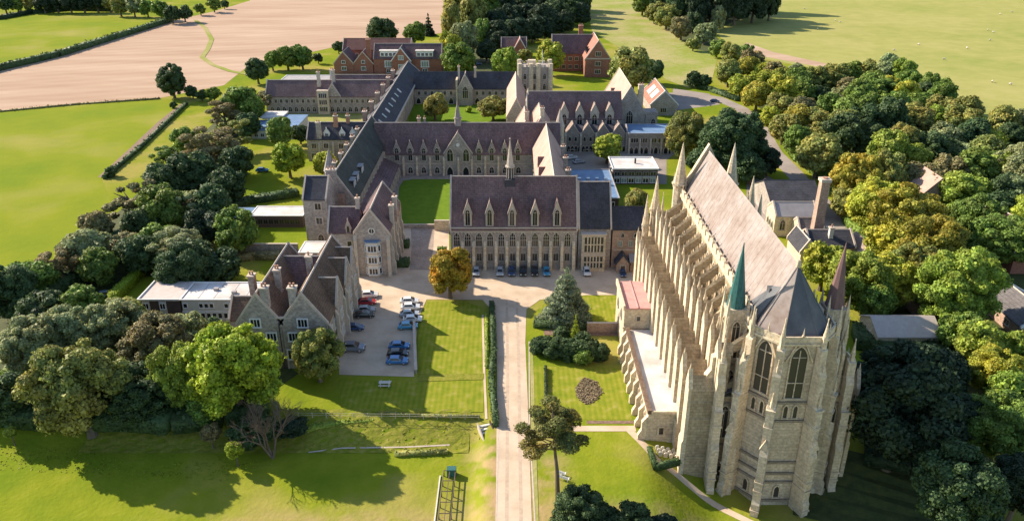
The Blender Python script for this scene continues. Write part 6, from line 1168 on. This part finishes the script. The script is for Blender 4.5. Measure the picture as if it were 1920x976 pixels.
undergrowth([(-30, 772), (60, 786), (150, 792), (250, 790), (330, 800), (420, 782), (500, 760)], 7, 2.6, 'dark'); undergrowth([(30, 700), (200, 700), (380, 720)], 9, 3.2, 'green', .4); undergrowth([(60, 560), (150, 520), (220, 470), (300, 420), (370, 380), (430, 320)], 9, 3.2, 'dark', .45)
undergrowth([(280, 400), (330, 330), (400, 280), (450, 215)], 7, 2.5, 'green', .45); undergrowth([(1600, 640), (1700, 650), (1800, 690), (1920, 740)], 8, 2.6, 'dark', .4); undergrowth([(1450, 230), (1500, 300), (1570, 350), (1600, 420), (1640, 470)], 6, 2.4, 'green', .45)
undergrowth([(1620, 850), (1700, 880), (1780, 900), (1860, 960)], 6, 1.8, 'deep', .3); undergrowth([(1560, 560), (1620, 580), (1700, 560)], 4, 2., 'green', .35)
sheet('shrubbery_wall_base', [(1020, 618), (1160, 620), (1160, 630), (1020, 628)], 'soil', dz=.075)
# flower bed planting, rough grass
def tufts(name, col, regions, size, label_kind='stuff', up=1.):
    rs = np.random.RandomState(5); P_ = []
    for (poly, n) in regions:
        us = [p[0] for p in poly]; vs = [p[1] for p in poly]; k = 0
        while k < n:
            u = rs.uniform(min(us), max(us)); v_ = rs.uniform(min(vs), max(vs))
            if inside(u, v_, poly): x, y, z = PG(u, v_); P_.append((x, y, z)); k += 1
    P_ = np.array(P_); m = 4; pos = np.repeat(P_, m, 0) + rs.normal(size=(len(P_) * m, 3)) * [size * .6, size * .6, size * .15]; pos[:, 2] += size * .3; nr = rs.normal(size=pos.shape) * .45 + [-.35, .1, .9]; nr /= np.linalg.norm(nr, axis=1)[:, None]
    V, Q = leaf_quads(rs, pos, nr, size); o = bpy.data.objects.new(name, fast_mesh(name, V, Q, ['leaves'])); COL.objects.link(o); o.color = (*col, 0); o['kind'] = label_kind
tufts('rough_grass', (.30, .33, .03), [([(0, 836), (180, 842), (260, 880), (420, 850), (520, 865), (430, 900), (0, 880)], 400)], .12)
tufts('bank_grass', (.34, .32, .06), [([(560, 795), (900, 790), (900, 830), (840, 845), (560, 845)], 160), ([(1110, 20), (1280, 80), (1330, 140), (1290, 160), (1120, 60)], 500)], .16)
tufts('flower_bed_plants', (.24, .19, .11), [([(1083, 745), (1078, 728), (1095, 708), (1118, 715), (1130, 735), (1112, 754), (1098, 758)], 420)], .24)
# ================================================================== CARS
def car_meshes():
    b = MB(); prof = [(-2.08, .34), (2.05, .34), (2.14, .52), (2.08, .72), (1.15, .93), (-1.75, .97), (-2.1, .86), (-2.15, .6)]
    n = len(prof); A = [(x, -.88 if .4 < z < .9 else -.82, z) for x, z in prof]; B = [(x, -y, z) for x, y, z in A]
    b.solid(A + B, [tuple(range(n)), tuple(range(n, 2 * n))] + [(i, (i + 1) % n, n + (i + 1) % n, n + i) for i in range(n)])
    lo = [(-1.85, -.8, .93), (1.2, -.8, .9), (1.2, .8, .9), (-1.85, .8, .93)]; hi = [(-1.3, -.62, 1.44), (.35, -.62, 1.46), (.35, .62, 1.46), (-1.3, .62, 1.44)]
    b.solid(lo + hi, [(0, 1, 2, 3), (4, 5, 6, 7), (0, 1, 5, 4), (1, 2, 6, 5), (2, 3, 7, 6), (3, 0, 4, 7)])
    for x in (-1.35, 1.35): 
        for s in (-1, 1): b.extr([(x + .42 * cos(a * pi / 6), s * .86, .36 + .42 * sin(a * pi / 6)) for a in range(7)], (0, s * .06, 0))
    body = b.mesh('body', 'paint_white')
    def lerp(i, j, k, l, f0, f1, g0, g1, off):
        P0 = Vector(lo[i]).lerp(Vector(hi[i]), 0); q = []
        for f, h_ in ((f0, g0), (f1, g0), (f1, g1), (f0, g1)): a = Vector(lo[i]).lerp(Vector(lo[j]), f); c = Vector(hi[i]).lerp(Vector(hi[j]), f); q.append(a.lerp(c, h_) + Vector(off))
        return q
    def panel(nm, *a): m = MB(); q = lerp(*a); m.extr(q, tuple(Vector(a[-1]) * .6)); return m.mesh(nm, 'glass_dark')
    ws = panel('windscreen', 1, 2, 5, 6, .06, .94, .08, .92, (.02, 0, .012)); rw = panel('rear_window', 3, 0, 7, 4, .08, .92, .15, .9, (-.02, 0, .012)); s1 = panel('side_window', 0, 1, 4, 5, .12, .88, .14, .88, (0, -.02, .008)); s2 = panel('side_window', 2, 3, 6, 7, .12, .88, .14, .88, (0, .02, .008))
    wt = MB(); wt.extr([(.33 * cos(a * pi / 7), -.11, .33 * sin(a * pi / 7)) for a in range(14)], (0, .22, 0)); wheel = wt.mesh('wheel', 'rubber'); rm = MB(); rm.extr([(.2 * cos(a * pi / 5), -.125, .2 * sin(a * pi / 5)) for a in range(10)], (0, .25, 0)); rim = rm.mesh('rim', 'steel')
    hl = MB().box(-.06, .06, -.18, .18, -.08, .08).mesh('headlight', 'lamp_glass'); tl = MB().box(-.05, .05, -.15, .15, -.1, .1).mesh('tail_light', 'lamp_red'); mi = MB().box(-.08, .08, -.1, .1, -.06, .06).mesh('wing_mirror', 'dark_metal'); pl = MB().box(-.02, .02, -.26, .26, -.06, .06).mesh('number_plate', 'white_paint'); bp_ = MB().box(-.08, .08, -.84, .84, -.09, .09).mesh('bumper', 'dark_metal')
    return body, ws, rw, s1, s2, wheel, rim, hl, tl, mi, pl, bp_
CM = car_meshes()
def car(u, v, rz, pnt, label, group, scl=(1, 1, 1), name='parked_car', cat='car'):
    x, y = P(u, v); body, ws, rw, s1, s2, wheel, rim, hl, tl, mi, pl, bp_ = CM; t = thing(name, label, cat, (x, y, .06), group, rz); t.scale = scl
    o = sub('body', body, t); o.material_slots[0].link = 'OBJECT'; o.material_slots[0].material = M(pnt)
    for m in (ws, rw, s1, s2): sub(m.name.split('.')[0], m, t)
    for px in (-1.35, 1.35):
        for py in (-.80, .80): w_ = sub('wheel', wheel, t); w_.location = (px, py, .33); sub('rim', rim, w_)
    for py in (-.6, .6): h_ = sub('headlight', hl, t); h_.location = (2.07, py, .68); h_ = sub('tail_light', tl, t); h_.location = (-2.1, py, .75); 
    for py in (-.9, .9): h_ = sub('wing_mirror', mi, t); h_.location = (.95, py, .98)
    for px in (-2.12, 2.1): h_ = sub('bumper', bp_, t); h_.location = (px, 0, .42)
    h_ = sub('number_plate', pl, t); h_.location = (-2.15, 0, .6); return t
G1 = 'cars parked along the left side of the car park'; G2 = 'cars parked along the lawn edge'; G3 = 'cars parked nose-out before the long hall'
car(692, 556, .1, 'paint_white', 'white car at the top of the left row, in full sun', G1); car(688, 570, .1, 'paint_red', 'dark red car between the white and the silver ones, left row', G1); car(686, 584, .1, 'paint_silver', 'silver car below the dark red one, left row', G1); car(684, 594, .12, 'paint_black', 'black car just inside the shadow below the silver one, left row', G1)
car(664, 618, .1, 'paint_navy', 'dark saloon alone close to the wall of the twin-gabled house', G1); car(662, 657, 0, 'paint_grey', 'grey-blue van at the lower end of the left row', G1, (1.15, 1.15, 1.35), 'parked_van', 'van')
car(768, 568, .08, 'paint_white', 'white car topmost by the lawn edge', G2); car(770, 579, .08, 'paint_white', 'second white car from the top by the lawn edge', G2); car(768, 592, .1, 'paint_silver', 'silver-blue car in the middle by the lawn edge', G2); car(774, 602, .1, 'paint_white', 'white car standing farthest right by the lawn edge', G2); car(765, 615, .06, 'paint_teal', 'teal car at the shadow edge, lowest of the close group', G2)
car(749, 652, 0, 'paint_blue', 'bright blue car, upper of the lower pair', G2); car(746, 666, 0, 'paint_black', 'black car between the bright blue and the navy one', G2); car(745, 680, 0, 'paint_blue', 'dark blue car lowest in the car park', G2, (1.02, 1, 1))
for u, p_, l in ((893, 'paint_silver', 'pale silver-blue car leftmost before the hall'), (937.5, 'paint_silver', 'silver car second from the left before the hall'), (959, 'paint_navy', 'navy car third from the left before the hall'), (980.5, 'paint_black', 'black car fourth from the left before the hall'), (1002, 'paint_black', 'black car fifth from the left before the hall'), (1024.5, 'paint_teal', 'light blue car left of the cedar before the hall'), (1100, 'paint_white', 'white car right of the cedar before the oriel')):
    car(u, 513, -pi / 2 + .02, p_, l, G3)
car(492, 322, .1, 'paint_blue', 'blue car parked on the grass left of the white dormered house', None); car(200, 556, .3, 'paint_grey', 'dark grey car half hidden in the trees by the clipped hedge', None); car(897, 122, .5, 'paint_navy', 'dark car parked under the trees at the top middle', None)
car(1556, 436, -.6, 'paint_white', 'white car beside the brick stack', None); car(1420, 330, .9, 'paint_grey', 'grey car on the road behind the chapel', None); car(1085, 306, .3, 'paint_silver', 'silver car in the shaded court behind the pink-sloped range', None); car(1072, 298, .3, 'paint_white', 'white car in the shaded court behind the pink-sloped range', None)
car(1340, 192, -.4, 'paint_navy', 'dark blue car parked at the bend of the road', None); car(1168, 516, -pi / 2, 'paint_navy', 'dark blue car at the timber porch', None, (.8, .8, .9))
# ================================================================== FENCES, STEPS, BENCHES, GRAVES
def rail_fence():
    t = thing('rail_fence', 'thin post-and-rail fence along the top of the grassy bank', 'fence', (*P(780, 783), 0)); pts = [P(u, 783 + (u - 640) * .012) for u in range(560, 906, 26)]
    pm = MB().box(-.05, .05, -.05, .05, 0, 1.1).mesh('post', 'wood_pale')
    for p in pts: inst('post', pm, t, (p[0], p[1], 0))
    for a, b in zip(pts[:-1], pts[1:]):
        for z in (.55, 1.0): MB().tube((a[0], a[1], z), (b[0], b[1], z), .025, .025, 4).build('rail', 'wood_pale', t)
rail_fence()
def stone_steps():
    a = PG(907, 797); b = PG(927, 832); t = thing('stone_steps', 'flight of pale stone steps with dark gaps dropping beside the drive', 'steps', a); A = Vector(a); B = Vector(b); n = 8; d = (B - A); d.z = 0; pr = Vector((-d.y, d.x, 0)).normalized()
    for k in range(n):
        c = A + d * (k + .5) / n; z = .35 - k * .22; q = MB(); u_ = d.normalized(); w_ = .95; L = d.length / n * .30
        q.extr([tuple(c - u_ * L - pr * w_ + Vector((0, 0, z))), tuple(c + u_ * L - pr * w_ + Vector((0, 0, z))), tuple(c + u_ * L + pr * w_ + Vector((0, 0, z))), tuple(c - u_ * L + pr * w_ + Vector((0, 0, z)))], (0, 0, -.3)); q.build('step', 'white_stone', t)
    for s in (-1, 1):
        p0 = A + pr * s * 1.05; p1 = B + pr * s * 1.05; MB().extr([(p0.x, p0.y, -.6), (p0.x, p0.y, .55), (p1.x, p1.y, -1.2), (p1.x, p1.y, -2.4)], tuple(pr * s * .2)).build('side_wall', 'dark_panel' if s > 0 else 'coping_stone', t)
stone_steps()
def trellis_run():
    p0 = PG(848, 850); t = thing('trellis_run', 'long narrow wire-and-timber enclosure like a ladder, running down the lower lawn', 'enclosure', p0); x0, x1 = p0[0] - .95, p0[0] + .95; ya, yb = 104.5, 84; z = g(x0, 100)
    for x in (x0, x1, x0 + .95):
        MB().box(x - .06, x + .06, yb, ya, z + (1.1 if x != x0 + .95 else 1.15), z + (1.25 if x != x0 + .95 else 1.25)).build('rail', 'timber', t)
        for k in range(9):
            if x != x0 + .95: MB().box(x - .07, x + .07, ya - k * 2.5 - .07, ya - k * 2.5 + .07, z - .2, z + 1.1).build('post', 'timber', t)
    for k in range(9): MB().box(x0, x1, ya - k * 2.5 - .05, ya - k * 2.5 + .05, z + 1.12, z + 1.22).build('crossbar', 'timber', t)
    MB().box(x0 + .5, x1 + .1, ya - .2, ya + .9, z, z + 1.4).build('end_box', 'copper_green', t)
    q = MB(); q.box(x0 - .75, x0 - .55, 88.5, ya, z, z + .18); o = q.build('kerb', 'white_stone', t)
    q = MB(); q.box(x0 - .1, x1 + .1, 86.5, 91.2, z, z + .9); q.build('compost_box', 'timber', t); q = MB(); q.extr([(x0 + .9 + .8 * cos(a * pi / 6), 89 + .8 * sin(a * pi / 6), z + .9) for a in range(12)], (0, 0, .25)); q.build('cover', 'grey_roof', t)
trellis_run()
strip('pale_kerb', [(578, 848), (640, 840), (760, 838), (843, 834)], .32, 'coping_stone', dz=.1)
def bench(u, v, rz, label, mat, w_=1.8, table=False):
    x, y, z = PG(u, v); t = thing('picnic_table' if table else 'garden_bench', label, 'picnic table' if table else 'bench', (x, y, z), None, rz)
    def part(nm, *b): m = MB().box(*b).mesh(nm, mat); sub(nm, m, t)
    if table:
        for k in range(5): part('table_slat', -w_ / 2, w_ / 2, -.42 + k * .17, -.28 + k * .17, .72, .77)
        for s in (-1, 1): part('bench_seat', -w_ / 2, w_ / 2, s * .75 - .16, s * .75 + .16, .42, .47); part('leg', s * w_ * .35 - .05, s * w_ * .35 + .05, -.8, .8, .0, .7)
    else:
        for k in range(4): part('seat_slat', -w_ / 2, w_ / 2, -.3 + k * .15, -.18 + k * .15, .42, .47)
        for k in range(3): part('back_slat', -w_ / 2, w_ / 2, .3, .35, .55 + k * .17, .67 + k * .17)
        for s in (-1, 1): part('leg', s * w_ * .45 - .04, s * w_ * .45 + .04, -.3, -.22, 0, .62); part('leg', s * w_ * .45 - .04, s * w_ * .45 + .04, .28, .36, 0, 1.05); part('armrest', s * w_ * .45 - .05, s * w_ * .45 + .05, -.32, .34, .62, .67)
bench(722, 722, 0, 'pale picnic table on the shaded lawn below the car park', 'white_stone', 2.3, True); bench(1052, 889, 2.6, 'white bench by the pine trunk, the upper of two', 'white_paint', 1.6); bench(1058, 899, 2.6, 'white bench by the pine trunk, the lower of two', 'white_paint', 1.6)
gm_ = MB(); gm_.extr([(-.3, 0, 0), (.3, 0, 0), (.3, 0, .8), (.18, 0, 1.0), (-.18, 0, 1.0), (-.3, 0, .8)], (0, .14, 0)); gme = gm_.mesh('headstone', 'white_stone')
k_ = 0
for r_ in range(3):
    for c_ in range(4):
        x, y, z = PG(1232 + c_ * 10 + r_ * 3, 843 + r_ * 6 + c_ * 2); o = inst('headstone', gme, None, (x, y, z - .05), .05 * c_); tag(o, '%s headstone in the %s row of the small graveyard beside the chapel' % (['leftmost', 'second', 'third', 'rightmost'][c_], ['far', 'middle', 'near'][r_]), 'headstone', 'headstones beside the chapel')
# sheep on the pasture
def sheep_mesh():
    V = []; Q = []
    for c, r in (((0, 0, .72), (.62, .33, .36)), ((.72, 0, .92), (.2, .13, .14)), ((.55, 0, .86), (.2, .16, .2))): v, q = sphere_quads(c, r, 8, 6); o = len(V); V += v; Q += [tuple(i + o for i in f) for f in q]
    body = fast_mesh('fleece', V, Q, ['wool']); leg = MB(); leg.tube((0, 0, 0), (0, 0, .45), .045, .06, 5); return body, leg.mesh('leg', 'dark_metal')
noise_mat('wool', [(.3, (.55, .50, .42)), (.7, (.72, .68, .60))], 6); SB, SL = sheep_mesh()
for i, (u, v) in enumerate([(1508, 18), (1566, 40), (1575, 43), (1533, 56), (1722, 85), (1676, 96), (1875, 28), (1897, 24), (1852, 58), (1862, 62), (1856, 77), (1813, 92), (1770, 113), (1860, 155), (1894, 160)]):
    x, y = P(u, v); t = thing('sheep', 'white sheep grazing on the pale pasture, %s from the left' % (['first', 'second', 'third', 'fourth', 'fifth', 'sixth', 'seventh', 'eighth', 'ninth', 'tenth', 'eleventh', 'twelfth', 'thirteenth', 'fourteenth', 'fifteenth'][sorted(range(15), key=lambda k: [1508, 1566, 1575, 1533, 1722, 1676, 1875, 1897, 1852, 1862, 1856, 1813, 1770, 1860, 1894][k]).index(i)]), 'sheep', (x, y, .05), 'sheep on the pasture', i * 1.3); t.scale = (1.15, 1.15, 1.15)
    sub('fleece', SB, t)
    for px in (-.4, .4):
        for py in (-.16, .16): l_ = sub('leg', SL, t); l_.location = (px, py, 0)
def boundary_wall(a, b, h, label, mat='flint'):
    p, q = P(*a), P(*b); d = Vector((q[0] - p[0], q[1] - p[1])); n = Vector((-d.y, d.x)).normalized() * .22; t = thing('stone_wall', label, 'wall', (p[0], p[1], 0)); pts = [(p[0] - n.x, p[1] - n.y, 0), (q[0] - n.x, q[1] - n.y, 0), (q[0] + n.x, q[1] + n.y, 0), (p[0] + n.x, p[1] + n.y, 0)]
    MB().extr(pts, (0, 0, h)).build('wall', mat, t); n *= 1.4; MB().extr([(p[0] - n.x, p[1] - n.y, h), (q[0] - n.x, q[1] - n.y, h), (q[0] + n.x, q[1] + n.y, h), (p[0] + n.x, p[1] + n.y, h)], (0, 0, .15)).build('coping', 'coping_stone', t)
boundary_wall((742, 427), (842, 427), 1.0, 'low stone wall along the near side of the quad lawn'); boundary_wall((1100, 622), (1160, 622), 2.2, 'brown brick wall between the shrubbery and the vestry', 'warm_brickwork'); boundary_wall((815, 432), (843, 432), 3.0, 'sunlit arched stone wall between the quad and the long hall', 'limestone_pale')
boundary_wall((420, 470), (560, 470), 2.0, 'shaded garden wall left of the flat entrance block', 'flint'); boundary_wall((776, 600), (780, 700), .9, 'dark low wall between car park and mown lawn', 'flint_dark')
